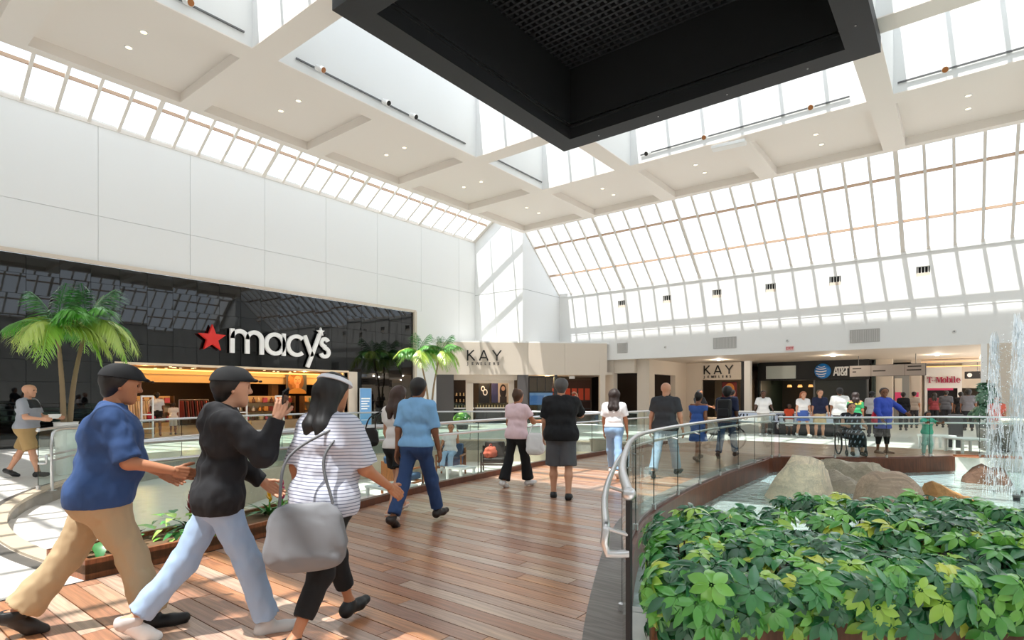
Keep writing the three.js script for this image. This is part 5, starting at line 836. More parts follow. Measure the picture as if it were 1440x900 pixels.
  // --- hands
  for (const A of [AL, AR]) {
    const f = A.d2, n = unit(add3([-A.s, 0, 0], f, -(-A.s * f[0]))), sp = unit(cross3(f, n)), sgn = sp[2] + sp[1] * 0.3 > 0 ? 1 : -1, fw = [sp[0] * sgn, sp[1] * sgn, sp[2] * sgn], B = [], K = (o.curl ?? A.curl);
    for (let i = 0; i < 4; i++) {
      const off = (1.5 - i) * 0.02 * S, base = add3(add3(A.wr, f, 0.012 * S), fw, off * 0.7), kn = add3(add3(A.wr, f, (0.088 - Math.abs(1.2 - i) * 0.004) * S), fw, off); B.push(bone(base, kn, r(0.0145), r(0.012)));
      let p = kn, ang = K * 0.6; const len = [0.95, 1.05, 0.98, 0.78][i]; for (const L of [0.042, 0.027, 0.021]) { const d = unit(add3([f[0] * Math.cos(ang), f[1] * Math.cos(ang), f[2] * Math.cos(ang)], n, Math.sin(ang))), q = add3(p, d, L * len * S); B.push(bone(p, q, r(0.0092), r(0.008))); p = q; ang += K; }
    }
    let p = add3(add3(A.wr, f, 0.025 * S), fw, 0.026 * S), d = unit(add3(add3(f, fw, 0.8), n, 0.35)); for (const L of [0.036, 0.03, 0.024]) { const q = add3(p, d, L * S); B.push(bone(p, q, r(0.0115), r(0.0095))); p = q; d = unit(add3(add3(d, f, 0.4), n, 0.15)); }
    B.push(bone(A.wr, add3(A.wr, f, 0.02 * S), r(0.024), r(0.02))); const [lo, hi] = boundsOf(B, 0.012); geos.push(net(distBones(B, 0.007), lo, hi, fine ? 0.0038 : 0.0055));
  }
  const body = merge(geos); body.translate(0, -drop, 0); part(t, 'body', body, skinOf(o.skin ?? 0xc08a6a));
  const cover = (name, B, k, mat, clip, wr = 0.004, c = cell, pad = 0.02, under = t) => { const base = distBones(B, k), f = (x, y, z) => { let d = base(x, y, z) - wr * (noise.noise(x * 13 + 3, y * 8, z * 13) + 0.6 * noise.noise(x * 24, y * 15 + 9, z * 24)); return clip ? Math.max(d, clip(x, y, z)) : d; }; const [lo, hi] = boundsOf(B, pad + 0.02); const g = net(f, lo, hi, c); g.translate(0, -drop, 0); return part(under, name, g, mat); };
  const P = (B, p) => B.map((b) => { const q = b.slice(); q[6] += p; q[7] += p; return q; });
  // --- eyes, hair, hat
  if (o.eyes !== false) { const g = merge([[-0.032, 0.006, 0.081], [0.032, 0.006, 0.081]].map((e) => { const p = hd(e); return ball(r(0.0125), p[0], p[1] - drop, p[2], 1, 1, 1, 8); })); part(t, 'eyes', g, std(0x241812, 0.2)); }
  const hm = std(o.hairC ?? 0x17110e, 0.55);
  if (o.hair !== 'bald') {
    const long = o.hair === 'long' || o.hair === 'pony', hB = P([...skull, hb([0, 0.0, -0.045], [0, -0.05, -0.045], 0.066, 0.05)], long ? 0.02 : 0.012 + (o.hairVol ?? 0));
    if (o.hair === 'long') { const L = o.hairLen ?? 0.32; hB.push(bone(hd([-0.045, 0, -0.045]), hd([-0.055, -L * 0.6, -0.115]), r(0.062), r(0.062)), bone(hd([0.045, 0, -0.045]), hd([0.055, -L * 0.6, -0.115]), r(0.062), r(0.062)), bone(hd([-0.055, -L * 0.6, -0.115]), hd([-0.045, -L, -0.14]), r(0.06), r(0.034)), bone(hd([0.055, -L * 0.6, -0.115]), hd([0.045, -L, -0.14]), r(0.06), r(0.034))); }
    if (o.hair === 'pony') hB.push(bone(hd([0, 0.06, -0.1]), hd([0, -0.02, -0.15]), r(0.035), r(0.03)), bone(hd([0, -0.02, -0.15]), hd([0, -0.14, -0.13]), r(0.03), r(0.015)));
    if (o.hair === 'bun') hB.push(bone(hd([0, 0.09, -0.07]), hd([0, 0.1, -0.08]), r(0.042), r(0.042)));
    cover('hair', hB, 0.03, hm, (x, y, z) => { const q = inv(x, y, z); return (0.86 * q[2] - 0.5 * (q[1] - 0.03) - (long ? 0.035 : 0.028)) * S; }, long ? 0.008 : 0.004, fine ? 0.007 : Math.min(0.014, cell * 0.7));
  }
  if (o.cap) { cover('cap', [...P(skull, 0.024), hb([-0.05, 0.055, 0.1], [0.05, 0.055, 0.1], 0.012), hb([-0.04, 0.05, 0.14], [0.04, 0.05, 0.14], 0.01), hb([-0.03, 0.046, 0.17], [0.03, 0.046, 0.17], 0.008)], 0.025, cloth(o.cap), (x, y, z) => { const q = inv(x, y, z); return (0.04 - q[1]) * S; }, 0.001, fine ? 0.006 : 0.011); }
  if (o.band) cover('head_band', P(skull, 0.03), 0.03, cloth(o.band), (x, y, z) => { const q = inv(x, y, z); return Math.max(0.07 - q[1] - q[2] * 0.3, q[1] + q[2] * 0.3 - 0.105) * S; }, 0.001, fine ? 0.006 : 0.011);
  // --- clothes
  const slv = (A, frac, p0, p1) => frac <= 1 ? [bone(A.sh, add3(A.sh, A.d1, 0.295 * S * frac), r(0.052 + p0), r(0.046 + p1), 1)] : [bone(A.sh, A.e, r(0.052 + p0), r(0.044 + p0)), bone(A.e, add3(A.e, A.d2, 0.25 * S * (frac - 1)), r(0.044 + p0), r(0.03 + p1), 1)];
  const top = o.top;
  if (top) {
    const p = top.pad ?? 0.016, hem = (top.hem ?? 0.9) * S, sl = top.sleeve ?? 0.75, Bt = [...P(torso, p), bone(rotL([-0.09 * w * S, 0.92 * S, -0.01]), rotL([0.09 * w * S, 0.92 * S, -0.01]), r(0.115 * w + fat * 0.4 + p))];
    if (top.flare) Bt.push(bone(rotL([0, 1.0 * S, 0]), [0, hem - 0.02, 0.01], r(0.15 * w), r(0.15 * w + top.flare), 1));
    if (sl > 0) Bt.push(...slv(AL, sl, 0.012 + p * 0.5, top.loose ?? 0.022), ...slv(AR, sl, 0.012 + p * 0.5, top.loose ?? 0.022));
    if (top.hood) Bt.push(bone(rotL([-0.07 * S, 1.47 * S, -0.08]), rotL([0.07 * S, 1.47 * S, -0.08]), r(0.06)), bone(rotL([-0.04 * S, 1.4 * S, -0.12]), rotL([0.04 * S, 1.4 * S, -0.12]), r(0.05)));
    if (top.collar) Bt.push(bone(add3(nk, [0, 0.0, -0.01]), add3(nk, [0, 0.05 * S, 0.0]), r(0.07), r(0.072), 1));
    const neckY = (top.neck ?? (top.collar || top.hood ? 1.56 : 1.475)) * S;
    cover(top.name ?? 'shirt', Bt, 0.04, top.mat ?? cloth(top.c), (x, y, z) => Math.max(hem - y, top.neck ? y - neckY : y - (top.collar || top.hood ? 1.56 : 1.52) * S, y > 1.4 * S ? r(0.061) - Math.hypot(x - nk[0], z - nk[2] - (y - nk[1]) * 0.1) : -1), top.wr ?? 0.006);
    if (top.under) cover('undershirt', P(torso, p + 0.006), 0.04, cloth(top.under), (x, y, z) => Math.max(hem - 0.05 - y, y - hem - 0.04), 0.004);
    if (top.yoke) cover('yoke', P(torso, p + 0.005), 0.04, cloth(top.yoke), (x, y, z) => Math.max(1.3 * S - y, y - neckY), 0.004);
  }
  const bt = o.bottom;
  if (bt) {
    const p = bt.pad ?? 0.012, fr = bt.len ?? 0.96, lo2 = bt.loose ?? 0.02, pel = [bone([-0.085 * w * S, hipY, -0.012], [0.085 * w * S, hipY, -0.012], r(0.118 * w + fat * 0.3 + p)), bone([-0.07 * w * S, hipY + 0.08 * S, 0], [0.07 * w * S, hipY + 0.08 * S, 0], r(0.108 * w + fat * 0.45 + p))];
    if (bt.skirt) { const kz = (LL.kn[2] + LR.kn[2]) / 2; pel.push(sit ? bone([0, hipY - 0.02, 0.05], [0, LL.kn[1] + 0.02, LL.kn[2]], r(0.18), r(0.19)) : bone([0, hipY + 0.02, 0], [0, hipY - bt.skirt * S, kz * 0.5], r(0.15 * w), r(0.21 * w + 0.03), 1)); if (sit) pel.push(bone([0, LL.kn[1], LL.kn[2]], [0, LL.an[1] + 0.12, LL.an[2]], r(0.18), r(0.22), 1)); }
    else for (const L of [LL, LR]) { const sh = add3(L.an, L.kn, -1); if (fr <= 0.5) pel.push(bone(L.h, add3(L.h, add3(L.kn, L.h, -1), fr * 2), r(0.09 * w + p + fat * 0.15), r(0.07 + p + lo2), 1)); else pel.push(bone(L.h, L.kn, r(0.084 * w + p + fat * 0.15), r(0.064 + p)), bone(L.kn, add3(L.kn, sh, (fr - 0.5) * 2), r(0.067 + p), r(0.045 + p + lo2), 1)); }
    cover(bt.name ?? 'trousers', pel, 0.045, bt.mat ?? cloth(bt.c), (x, y) => y - Math.min(bt.top ?? 1.04, top && !bt.skirt ? Math.max((top.hem ?? 0.9) + 0.05, 0.9) : 9) * S, bt.wr ?? 0.006);
    if (bt.belt && (top?.hem ?? 0.9) > 0.95) cover('belt', pel.slice(0, 2).map((b) => { const q = b.slice(); q[6] += 0.006; q[7] += 0.006; return q; }), 0.03, std(bt.belt, 0.5), (x, y) => Math.max(0.97 * S - y, y - 1.005 * S), 0.001, Math.min(cell, 0.014));
  }
  if (o.shoe !== null) { const sm = std(o.shoe ?? 0x1a1a1c, 0.5); for (const L of [LL, LR]) { const B = [bone(add3(L.heel, [0, 0.012, 0]), L.ball, r(0.047), r(0.044)), bone(L.ball, add3(L.toe, [0, 0.004, 0.01]), r(0.044), r(0.034)), bone(L.an, L.heel, r(0.045), r(0.047))]; const sh = cover('shoe', o.open ? B.slice(0, 2) : B, 0.02, sm, (x, y) => o.open ? y - L.heel[1] - 0.015 : y - L.an[1] - 0.02, 0.0005, fine ? 0.007 : Math.min(0.014, cell * 0.75)); if (o.sole) cover('shoe_sole', P(B.slice(0, 2), 0.004), 0.02, std(o.sole, 0.6), (x, y) => y - L.heel[1] + 0.012, 0, fine ? 0.007 : 0.012, 0.02, sh); } }
  t.userData.hands = undefined; delete t.userData.hands;
  const th = t.rotation.y, out = (p) => new THREE.Vector3(p[0] * Math.cos(th) + p[2] * Math.sin(th) + t.position.x, p[1] - drop + t.position.y, -p[0] * Math.sin(th) + p[2] * Math.cos(th) + t.position.z);
  return { t, L: out(add3(AL.wr, AL.d2, 0.1 * S)), R: out(add3(AR.wr, AR.d2, 0.1 * S)), back: out(rotL([0, 1.22 * S, -0.16])), left: out(rotL([0.2 * S, 1.0 * S, -0.02])), right: out(rotL([-0.24 * S, 1.0 * S, -0.06])), shL: out(AL.sh), shR: out(AR.sh), th, S };
}
function softBag(w, h, d) {                         // slack rounded sack, pinched at the rim
  const g = new THREE.SphereGeometry(1, 36, 26), q = g.attributes.position, se = (c, e) => Math.sign(c) * Math.pow(Math.abs(c), e);
  for (let i = 0; i < q.count; i++) { const x = se(q.getX(i), 0.62), y = se(q.getY(i), 0.6), z = se(q.getZ(i), 0.75), t = y * 0.5 + 0.5, k = 1.08 - 0.26 * t + 0.1 * noise.noise(x * 2.2 + w * 9, y * 2.2, z * 2.2), s = y > 0 ? 1 - 0.12 * (1 - x * x) * y : 1; q.setXYZ(i, x * w / 2 * k, y * h / 2 * s, z * d / 2 * (1.15 - 0.75 * t) * (1 + 0.25 * noise.noise(x * 4, y * 3, 5))); }
  return g;
}
function bagAt(name, label, p, th, w, h, d, mat, strap, strapMat) {        // soft bag hanging with its rim at p
  const t = thing(name, label, 'bag'); t.position.copy(p); t.rotation.y = th;
  const g = softBag(w, h, d);
  g.translate(0, -h / 2 - 0.02, 0); g.computeVertexNormals(); part(t, 'bag_body', g, mat);
  for (const s of [-1, 1]) { const top = strap ? strap.clone().sub(p).applyAxisAngle(new THREE.Vector3(0, 1, 0), -th) : new THREE.Vector3(0, 0.1, 0); part(t, 'strap', tube([new THREE.Vector3(s * w * 0.32, -0.06, 0), new THREE.Vector3(s * w * 0.22, top.y * 0.55, top.z * 0.4), top.clone().add(new THREE.Vector3(s * 0.02, 0.03, 0)), ], 0.009, 14, 6), strapMat ?? mat); }
  return t;
}
const SK = { a: 0xd09a7c, b: 0xb57a58, c: 0x8a5a3e, d: 0x5e3c2a, e: 0xdcae92 };
const walkA = { legL: [0.42, 0.08, 0.12], legR: [-0.3, 0.22] }, walkB = { legL: [-0.3, 0.22], legR: [0.42, 0.08, 0.12] };
// --- the three walkers in front
{
  const a = person({ label: 'man in blue shirt, khaki trousers and black cap striding over the deck', at: [1.3, 4.5], face: [0.93, -0.36], h: 1.79, w: 1.22, fat: 0.065, cell: 0.012, lean: 0.12, legL: [-0.45, 0.2], legR: [0.4, 0.12, 0.1], armL: [0.15, 0.15, 0.9], armR: [0.35, 0.2, 0.95, 0.05, 0.7], skin: SK.b, cap: 0x16171a, top: { c: 0x2d4876, sleeve: 0.95, hem: 0.86, collar: 1, loose: 0.035, pad: 0.022, wr: 0.01 }, bottom: { c: 0xb29a78, loose: 0.045, pad: 0.02, belt: 0x3a241a, wr: 0.011 }, shoe: 0x141416, sole: 0x2a2420, headTilt: 0.12 });
  const b = person({ label: 'man in black hooded sweatshirt, pale jeans and cap holding a phone', at: [1.74, 3.8], face: [0.93, -0.36], h: 1.77, w: 1.05, cell: 0.012, lean: 0.08, legL: [-0.45, 0.25], legR: [0.38, 0.1, 0.1], armL: [0.2, 0.15, 0.7], armR: [0.75, 0.3, 2.05, 0.3, 0.8], skin: SK.a, cap: 0x121315, top: { name: 'hooded_sweatshirt', c: 0x17171b, sleeve: 1.95, hem: 0.84, hood: 1, pad: 0.03, loose: 0.02, wr: 0.012 }, bottom: { c: 0x9db4d2, loose: 0.022, pad: 0.014, wr: 0.01 }, shoe: 0xcfc9c6, sole: 0xf6f4f2 });
  const ph = thing('mobile_phone', 'black phone held near the face of the man in black', 'phone'); ph.position.copy(b.R).add(new THREE.Vector3(0.02, 0.02, 0)); ph.rotation.set(0.3, 0.6, 0.2); const pc = part(ph, 'case', rbox(0.075, 0.15, 0.009, 0.004), M.blackSoft); part(pc, 'screen', rbox(0.068, 0.138, 0.002, 0.001, 0, 0, 0.005), M.blackGlass);
  const stripes = print(64, 256, (c, w, h) => { c.fillStyle = '#c6c8d4'; c.fillRect(0, 0, w, h); c.fillStyle = '#6f7388'; for (let y = 0; y < h; y += 16) c.fillRect(0, y, w, 4); }); stripes.wrapS = stripes.wrapT = THREE.RepeatWrapping; stripes.repeat.set(2, 3);
  const w = person({ label: 'woman in grey striped top and black leggings with long black hair', at: [2.13, 3.2], face: [1, 0.12], h: 1.68, w: 1.1, fat: 0.035, bust: 1, cell: 0.012, lean: 0.06, ...walkA, armL: [-0.2, 0.2, 0.35], armR: [0.25, 0.22, 0.7], skin: SK.b, hair: 'long', hairLen: 0.36, hairC: 0x0f0d0e, band: 0xd8d8de, top: { mat: std(0xffffff, 0.9, { map: stripes, bumpMap: rep(clothBump, 9, 9), bumpScale: 0.0008 }), sleeve: 0.95, hem: 0.84, loose: 0.045, pad: 0.024, flare: 0.03, under: 0x6b5a50, wr: 0.011 }, bottom: { name: 'leggings', c: 0x111114, len: 0.84, loose: 0.006, pad: 0.012 }, shoe: 0x1a1a1c });
  bagAt('shoulder_bag', 'large grey shoulder bag hanging behind the woman with long black hair', new THREE.Vector3(2.13 - 0.26, 1.0, -(3.2 - 0.2)), w.th + 0.9, 0.46, 0.42, 0.2, std(0x77787c, 0.6), w.shR, std(0x5a5b5e, 0.5));
}
// --- people on the bridge
{
  person({ label: 'man in light blue shirt and dark blue jeans walking away', at: [4.72, 5.2], face: [0.95, 0.25], h: 1.76, cell: 0.014, ...walkB, armL: [-0.25, 0.12, 0.2], armR: [0.15, 0.12, 0.15], skin: SK.c, hairC: 0x14100f, top: { c: 0x7fb0dc, sleeve: 0.9, hem: 0.93, collar: 1, loose: 0.03, pad: 0.02, wr: 0.008 }, bottom: { c: 0x2b4470, loose: 0.02, belt: 0x2a1a14, wr: 0.008 }, shoe: 0x241a18 });
  const c = person({ label: 'woman in white top and black shorts beside the man in light blue', at: [4.86, 5.72], face: [0.9, 0.3], h: 1.66, w: 0.92, bust: 1, cell: 0.015, ...walkA, skin: SK.a, hair: 'long', hairLen: 0.3, hairC: 0x3a241a, top: { c: 0xeae6e4, sleeve: 0.5, hem: 0.92 }, bottom: { name: 'shorts', c: 0x17171a, len: 0.3, loose: 0.03 }, shoe: 0xd8c8bc, open: 1 });
  bagAt('shoulder_bag', 'black shoulder bag of the woman in white top', c.left.clone().add(new THREE.Vector3(-0.12, 0.22, -0.12)), c.th + 1.3, 0.26, 0.26, 0.12, std(0x161618, 0.5), c.shL);
  const p = person({ label: 'woman in pale pink top and black trousers with raised bun', at: [7.7, 5.98], face: [0.98, 0.0], h: 1.63, w: 1.02, fat: 0.02, bust: 1, cell: 0.017, legL: [-0.22, 0.15], legR: [0.28, 0.06, 0.05], armL: [0.1, 0.15, 0.6], armR: [0.5, 0.3, 1.1], skin: SK.b, hair: 'bun', hairC: 0x4a3020, top: { c: 0xf0d2d8, sleeve: 0.6, hem: 0.86, flare: 0.01, loose: 0.03 }, bottom: { c: 0x151518, loose: 0.055, len: 0.97 }, shoe: 0xe4e0de });
  bagAt('plastic_bag', 'white plastic carrier bag of the woman in pink', p.right.clone().add(new THREE.Vector3(0.12, 0.02, 0.12)), p.th + 0.4, 0.32, 0.4, 0.16, std(0xf0f0f0, 0.45), p.R.clone());
  person({ label: 'man in black T-shirt and grey shorts raising a hand to his face', at: [7.28, 4.8], face: [0.85, 0.5], h: 1.8, w: 1.12, fat: 0.03, cell: 0.016, legL: [0.08, 0.03], legR: [-0.12, 0.12], armL: [0.1, 0.16, 0.35], armR: [0.75, 0.3, 2.05, 0.35, 0.8], skin: SK.a, hairC: 0x55504e, top: { c: 0x17181b, sleeve: 0.85, hem: 0.84, loose: 0.04, pad: 0.024, wr: 0.009 }, bottom: { name: 'shorts', c: 0x55565a, len: 0.5, loose: 0.04 }, shoe: 0x161618, sole: 0xe8e6e2 });
  person({ label: 'woman with long dark curly hair, white top and pale jeans walking away', at: [9.85, 5.28], face: [0.9, 0.35], h: 1.66, w: 0.95, bust: 1, cell: 0.018, ...walkA, armR: [0.1, 0.2, 0.1], skin: SK.b, hair: 'long', hairLen: 0.42, hairC: 0x2a1c18, top: { c: 0xf0ecee, sleeve: 0.7, hem: 1.0, loose: 0.04, pad: 0.022 }, bottom: { c: 0x8fb0d4, loose: 0.004, pad: 0.008 }, shoe: 0xd8ccc4 });
  person({ label: 'bald man in charcoal T-shirt and pale jeans walking away', at: [10.35, 4.46], face: [1, 0.06], h: 1.79, w: 1.12, cell: 0.018, ...walkB, armL: [-0.1, 0.2, 0.15], armR: [0.1, 0.22, 0.15], skin: SK.a, hair: 'bald', top: { c: 0x3a3d42, sleeve: 0.7, hem: 0.86, loose: 0.03, pad: 0.02 }, bottom: { c: 0xa4bcd4, loose: 0.026 }, shoe: 0x28221f });
  person({ label: 'woman in blue dress with hair tied up walking on the deck', at: [13.38, 4.95], face: [0.95, -0.1], h: 1.62, w: 1.0, bust: 1, cell: 0.021, ...walkA, skin: SK.c, hair: 'bun', hairC: 0x120d0c, top: { name: 'dress_top', c: 0x3a5fa8, sleeve: 0.45, hem: 0.95, neck: 1.42 }, bottom: { name: 'dress_skirt', c: 0x3a5fa8, skirt: 0.42, top: 1.06 }, shoe: 0x5a3a2c });
  const q = person({ label: 'person in navy clothes carrying a black backpack', at: [14.45, 4.62], face: [1, 0.05], h: 1.76, w: 1.1, cell: 0.021, ...walkB, skin: SK.d, hairC: 0x100c0b, hairVol: 0.02, top: { c: 0x1c2440, sleeve: 0.9, hem: 0.88 }, bottom: { c: 0x3c5578, loose: 0.02 }, shoe: 0x1a1a1c });
  const bp = thing('backpack', 'black backpack on the back of the person in navy', 'backpack'); bp.position.copy(q.back); bp.rotation.y = q.th; const pk = part(bp, 'pack_body', rbox(0.34, 0.46, 0.2, 0.07, 0, 0, -0.06, 4), std(0x121214, 0.6)); part(pk, 'front_pocket', rbox(0.26, 0.2, 0.08, 0.03, 0, -0.1, -0.18, 3), std(0x1c1c20, 0.6)); for (const s of [-1, 1]) part(bp, 'strap', tube([new THREE.Vector3(s * 0.12, 0.2, -0.02), new THREE.Vector3(s * 0.13, 0.27, 0.1), new THREE.Vector3(s * 0.13, 0.18, 0.26), new THREE.Vector3(s * 0.13, -0.05, 0.28)], 0.018, 14, 6), std(0x121214, 0.6));
  const w = person({ label: 'man in grey and black top and khaki shorts walking with a bowl', at: [2.85, 14.1], face: [0.75, -0.6], h: 1.76, w: 1.12, fat: 0.04, cell: 0.018, legL: [-0.35, 0.15], legR: [0.32, 0.08, 0.1], armL: [0.3, 0.15, 1.2], armR: [0.3, 0.15, 1.15, 0.1], skin: SK.a, hair: 'bald', cap: null, top: { c: 0x9a9ca4, yoke: 0x232428, sleeve: 0.8, hem: 0.92, loose: 0.03 }, bottom: { name: 'shorts', c: 0xa98a5c, len: 0.47, loose: 0.05, belt: 0x1a1614 }, shoe: 0x161618 });
  const bw = thing('takeaway_bowl', 'white takeaway bowl held by the man in khaki shorts', 'bowl'); bw.position.copy(w.R).add(w.L).multiplyScalar(0.5); part(bw, 'bowl_shell', new THREE.LatheGeometry([[0, 0], [0.06, 0], [0.1, 0.07], [0.105, 0.07], [0.09, 0.03]].map(([x, y]) => new THREE.Vector2(x, y)), 20), M.whiteGloss); part(bw, 'lid', cyl(0.105, 0.1, 0.015, 0, 0.07, 0), M.white);
}
// --- sitting in the lounge, wheelchair, crowd
{
  person({ label: 'person in white top and pale jeans lounging in the oak armchair', at: [12.0, 11.78], y: LY + 0.12, face: [-0.84, -0.54], h: 1.7, cell: 0.022, sit: 1, lean: -0.2, legL: [1.35, 1.1], legR: [1.45, 0.85], armL: [0.8, 0.25, 1.9], armR: [0.3, 0.2, 0.7], skin: SK.b, hairC: 0x2a1a14, top: { c: 0xe8e2de, sleeve: 0.6, hem: 0.9 }, bottom: { c: 0x9ab8d4 }, shoe: 0xd8d4d0 });
  const wc = thing('wheelchair', 'black wheelchair of the woman in the patterned dress', 'wheelchair', [17.2, 0.02, 2.3], Math.atan2(-0.9, -(-0.4)) );
  part(wc, 'seat', rbox(0.46, 0.05, 0.44, 0.02, 0, 0.46, 0), M.blackSoft); part(wc, 'backrest', rbox(0.44, 0.45, 0.04, 0.02, 0, 0.74, -0.24), M.blackSoft);
  for (const s of [-1, 1]) { const g = new THREE.TorusGeometry(0.29, 0.02, 8, 30); g.rotateY(Math.PI / 2); g.translate(s * 0.28, 0.31, -0.12); const wh = part(wc, 'wheel', g, M.charcoal); const sp = []; for (let i = 0; i < 8; i++) { const a = i / 8 * 6.283; sp.push(rod(new THREE.Vector3(s * 0.28, 0.31, -0.12), new THREE.Vector3(s * 0.28, 0.31 + Math.sin(a) * 0.28, -0.12 + Math.cos(a) * 0.28), 0.003, 0.003, 4)); } part(wh, 'wheel_spokes', sp, M.steel); const k = new THREE.TorusGeometry(0.07, 0.018, 8, 18); k.rotateY(Math.PI / 2); k.translate(s * 0.22, 0.09, 0.36); part(wc, 'caster', k, M.charcoal); part(wc, 'side_frame', [rod(new THREE.Vector3(s * 0.24, 0.46, -0.24), new THREE.Vector3(s * 0.24, 0.46, 0.3), 0.014), rod(new THREE.Vector3(s * 0.24, 0.46, 0.3), new THREE.Vector3(s * 0.22, 0.12, 0.38), 0.014), rod(new THREE.Vector3(s * 0.24, 0.3, -0.24), new THREE.Vector3(s * 0.24, 1.0, -0.26), 0.014)], M.steelDark); part(wc, 'armrest', rbox(0.05, 0.04, 0.34, 0.015, s * 0.25, 0.68, 0.0), M.blackSoft); }
  const pat = print(128, 128, (c, w, h) => { c.fillStyle = '#14151c'; c.fillRect(0, 0, w, h); c.fillStyle = '#9aa4b8'; for (let i = 0; i < 4; i++) for (let j = 0; j < 4; j++) { c.beginPath(); c.ellipse(16 + i * 32 + (j % 2) * 16, 16 + j * 32, 5, 10, 0.3, 0, 7); c.fill(); } }); pat.wrapS = pat.wrapT = THREE.RepeatWrapping; pat.repeat.set(2, 2);
  const pm = std(0xffffff, 0.85, { map: pat });
  person({ label: 'woman in black patterned dress sitting in the wheelchair', at: [17.2, 2.3], y: 0.06, face: [-0.9, -0.4], h: 1.64, w: 1.12, fat: 0.03, bust: 1, cell: 0.02, sit: 1, lean: -0.05, legL: [1.45, 1.35, 0], legR: [1.45, 1.35, 0], armL: [0.45, 0.25, 0.9, 0.2], armR: [0.5, 0.2, 1.0, 0.2], skin: SK.a, hairC: 0x2a1a18, top: { name: 'dress_top', mat: pm, sleeve: 0.3, hem: 0.86 }, bottom: { name: 'dress_skirt', mat: pm, skirt: 0.5, top: 1.02 }, shoe: 0x2a2422 });
  const c = person({ label: 'person in long blue cardigan leaning on the pond railing', at: [18.3, 1.72], face: [-0.55, -0.8], h: 1.74, w: 1.12, fat: 0.03, cell: 0.02, armL: [0.5, 0.8, 0.3], armR: [0.2, 0.3, 0.5], skin: SK.c, hairC: 0x3a2a22, top: { name: 'cardigan', c: 0x3850b4, sleeve: 1.9, hem: 0.66, flare: 0.04, pad: 0.03 }, bottom: { c: 0x141416, len: 0.78, loose: 0.0 }, shoe: 0x8a6a56, headTurn: -0.6 });
  const rb = bagAt('drawstring_bag', 'bright red drawstring bag on the person in blue cardigan', c.right.clone().lerp(c.shR, 0.45), c.th + 0.3, 0.34, 0.36, 0.16, std(0xe02848, 0.6), c.shR); 
  person({ label: 'child in teal top and pale leggings holding the pond railing', at: [18.3, 0.75], face: [-0.8, -0.4], h: 1.12, w: 0.95, cell: 0.018, armL: [1.2, 0.3, 0.5], armR: [1.2, 0.2, 0.5], skin: SK.c, hair: 'bun', hairC: 0x16100e, top: { c: 0x2fb89a, sleeve: 0.8, hem: 0.86, flare: 0.02 }, bottom: { c: 0xa8ccc4, loose: 0.01 }, shoe: 0xd8d4d0 });
  const far = (o) => person({ cell: 0.024, ...o });
  far({ label: 'man in white T-shirt and grey shorts at the promotion counter', at: [23.6, 6.15], face: [-0.9, -0.3], h: 1.72, w: 1.1, skin: SK.d, hairC: 0x120d0c, top: { c: 0xf2f2f0, sleeve: 0.8, hem: 0.86 }, bottom: { c: 0xb8b4ae, len: 0.5 }, armL: [0.3, 0.3, 0.8], armR: [0.3, 0.3, 0.8], shoe: 0xe8e6e4 });
  far({ label: 'small child in orange red top before the promotion counter', at: [24.2, 5.35], face: [-0.9, -0.3], h: 1.2, skin: SK.d, hairC: 0x100c0b, top: { c: 0xd8502c, sleeve: 0.6, hem: 0.9 }, bottom: { c: 0xece8e6, len: 0.42 }, shoe: 0xd8d4d0 });
  far({ label: 'woman in white top and denim blue skirt standing with the man in navy', at: [23.5, 4.72], face: [-0.85, -0.5], h: 1.68, bust: 1, skin: SK.a, hair: 'long', hairLen: 0.2, hairC: 0xa05a34, top: { c: 0xf2f0ee, sleeve: 0.6, hem: 0.95 }, bottom: { name: 'skirt', c: 0x4a68b4, skirt: 0.3 }, ...walkA, shoe: 0xe8e4e2 });
  far({ label: 'man in navy T-shirt and beige shorts beside the woman in white top', at: [23.7, 4.2], face: [-0.85, -0.5], h: 1.74, w: 1.08, skin: SK.a, hairC: 0x6a4a34, top: { c: 0x1c2340, sleeve: 0.85, hem: 0.86 }, bottom: { name: 'shorts', c: 0xd0b890, len: 0.5, loose: 0.04 }, shoe: 0xd8d0c8 });
  far({ label: 'man in white T-shirt with black print on the back and black trousers', at: [22.9, 3.42], face: [0.85, 0.3], h: 1.8, w: 1.15, skin: SK.c, hairC: 0x14100e, top: { c: 0xf6f6f4, sleeve: 0.85, hem: 0.82, loose: 0.04 }, bottom: { c: 0x1b1c20 }, shoe: 0xe8e6e4 });
  far({ label: 'woman in green and yellow off shoulder top and pale jeans', at: [22.2, 2.86], face: [0.85, 0.2], h: 1.64, bust: 1, skin: SK.b, hair: 'long', hairLen: 0.24, hairC: 0x2a1a16, top: { c: 0x3aa46a, yoke: 0xd8c860, sleeve: 0.8, hem: 0.98, neck: 1.42 }, bottom: { c: 0x9abcd8, loose: 0.0 }, shoe: 0xd8ccc4 });
  far({ label: 'slim man in light grey T-shirt near the cream shop', at: [25.6, 2.75], face: [0.9, 0.2], h: 1.7, w: 0.94, skin: SK.d, hairC: 0x100c0b, top: { c: 0xb8b4b4, sleeve: 0.85, hem: 0.86 }, bottom: { c: 0x24242a }, shoe: 0x1a1a1c });
  far({ label: 'man in black T-shirt reading a paper at the wooden cafe table', at: [21.2, 7.8], face: [-0.4, -0.8], h: 1.74, skin: SK.b, hairC: 0x16110f, top: { c: 0x1a1a1e, sleeve: 0.8, hem: 0.86 }, bottom: { c: 0x22242c }, armL: [0.5, 0.2, 0.9], armR: [0.5, 0.2, 0.9] });
  far({ label: 'man in dark navy polo standing behind the cafe table', at: [22.5, 7.0], face: [0.8, -0.4], h: 1.76, skin: SK.b, hairC: 0x16110f, top: { c: 0x151c34, sleeve: 0.8, hem: 0.86 }, bottom: { c: 0x22242c } });
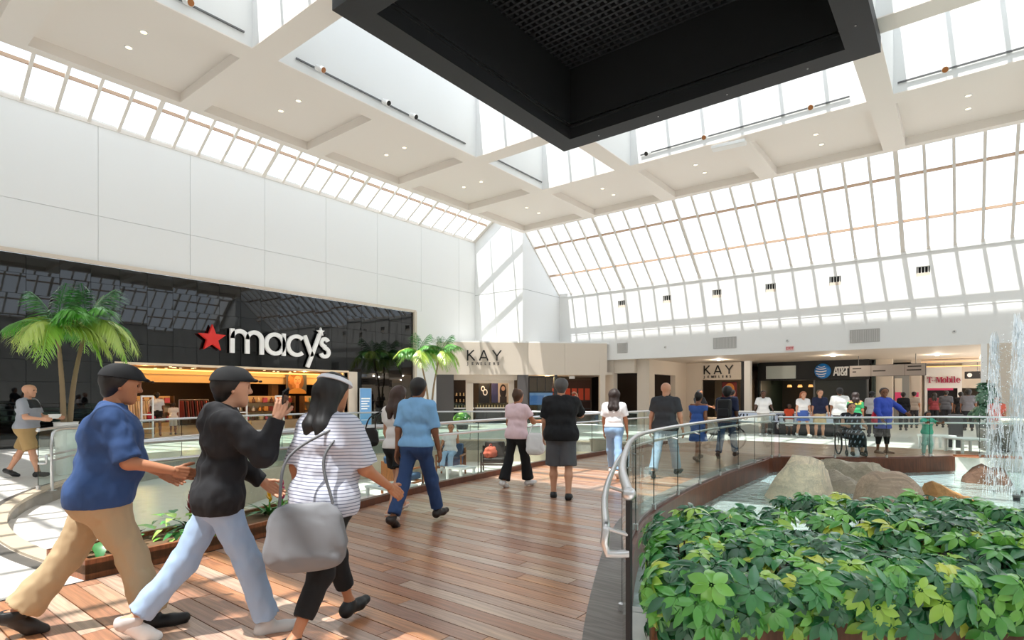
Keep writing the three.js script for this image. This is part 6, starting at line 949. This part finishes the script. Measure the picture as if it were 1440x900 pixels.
  far({ label: 'person in black coat walking by the cream shop', at: [31.2, 2.15], face: [0.9, 0.1], h: 1.68, skin: SK.c, hairC: 0x14100e, top: { c: 0x17171b, sleeve: 1.9, hem: 0.8 }, bottom: { c: 0x1c1c22 } });
  far({ label: 'person in pale beige top near the white shop jamb', at: [33.8, 1.9], face: [0.9, 0.0], h: 1.72, skin: SK.b, hairC: 0x2a1c16, top: { c: 0xa89a8e, sleeve: 0.8, hem: 0.84 }, bottom: { c: 0x2c2c34 } });
  far({ label: 'man in dark grey shirt in the queue at the white shop', at: [35.2, 0.7], face: [0.95, 0.0], h: 1.78, w: 1.1, skin: SK.c, hairC: 0x14100e, top: { c: 0x55565c, sleeve: 0.9, hem: 0.84 }, bottom: { c: 0x24262e } });
  far({ label: 'woman in black in the queue at the white shop', at: [34.2, 0.12], face: [0.95, 0.1], h: 1.7, skin: SK.c, hair: 'bun', hairC: 0x14100e, top: { c: 0x1a181c, sleeve: 0.9, hem: 0.84 }, bottom: { c: 0x1c1c20 } });
  far({ label: 'woman in dusty red top in the doorway of the white shop', at: [36.5, 1.2], face: [0.95, 0.1], h: 1.66, skin: SK.c, hair: 'long', hairC: 0x14100e, top: { c: 0x8a3a40, sleeve: 0.9, hem: 0.84 }, bottom: { c: 0x1c1c20 } });
  far({ label: 'man in mid grey shirt at the end of the queue by the blade sign', at: [32.8, -0.15], face: [0.95, 0.1], h: 1.8, w: 1.12, skin: SK.c, hairC: 0x14100e, hairVol: 0.02, top: { c: 0x77757a, sleeve: 0.9, hem: 0.82 }, bottom: { c: 0x202228 } });
  far({ label: 'person in coral red top beyond the fountain', at: [24.5, -0.85], y: 0, face: [-0.9, 0.1], h: 1.5, skin: SK.b, hairC: 0x4a3020, top: { c: 0xd86a58, sleeve: 0.8, hem: 0.84 }, bottom: { c: 0xd8a080 } });
  const s = far({ label: 'woman in white top and black shorts walking into the department store', at: [8.9, 24.6], face: [0.3, 0.9], h: 1.66, skin: SK.c, hair: 'bun', hairC: 0x120d0c, top: { c: 0xf0eeec, sleeve: 0.7, hem: 1.0 }, bottom: { name: 'shorts', c: 0x141416, len: 0.22 }, ...walkA, shoe: 0x8a5a4a });
  bagAt('shoulder_bag', 'red shoulder bag of the woman entering the department store', s.left.clone(), s.th, 0.3, 0.34, 0.14, std(0xc8283c, 0.5), s.shL);
  far({ label: 'child in white top following into the department store', at: [9.6, 24.9], face: [0.3, 0.9], h: 1.25, skin: SK.c, hairC: 0x120d0c, top: { c: 0xe8e6e4, sleeve: 0.7, hem: 0.7 }, bottom: { c: 0xdedcd8, len: 0.5 } });
}
scene.traverse((o) => { if (o.isMesh) { o.castShadow = true; o.receiveShadow = true; } });
renderer.render(scene, camera);
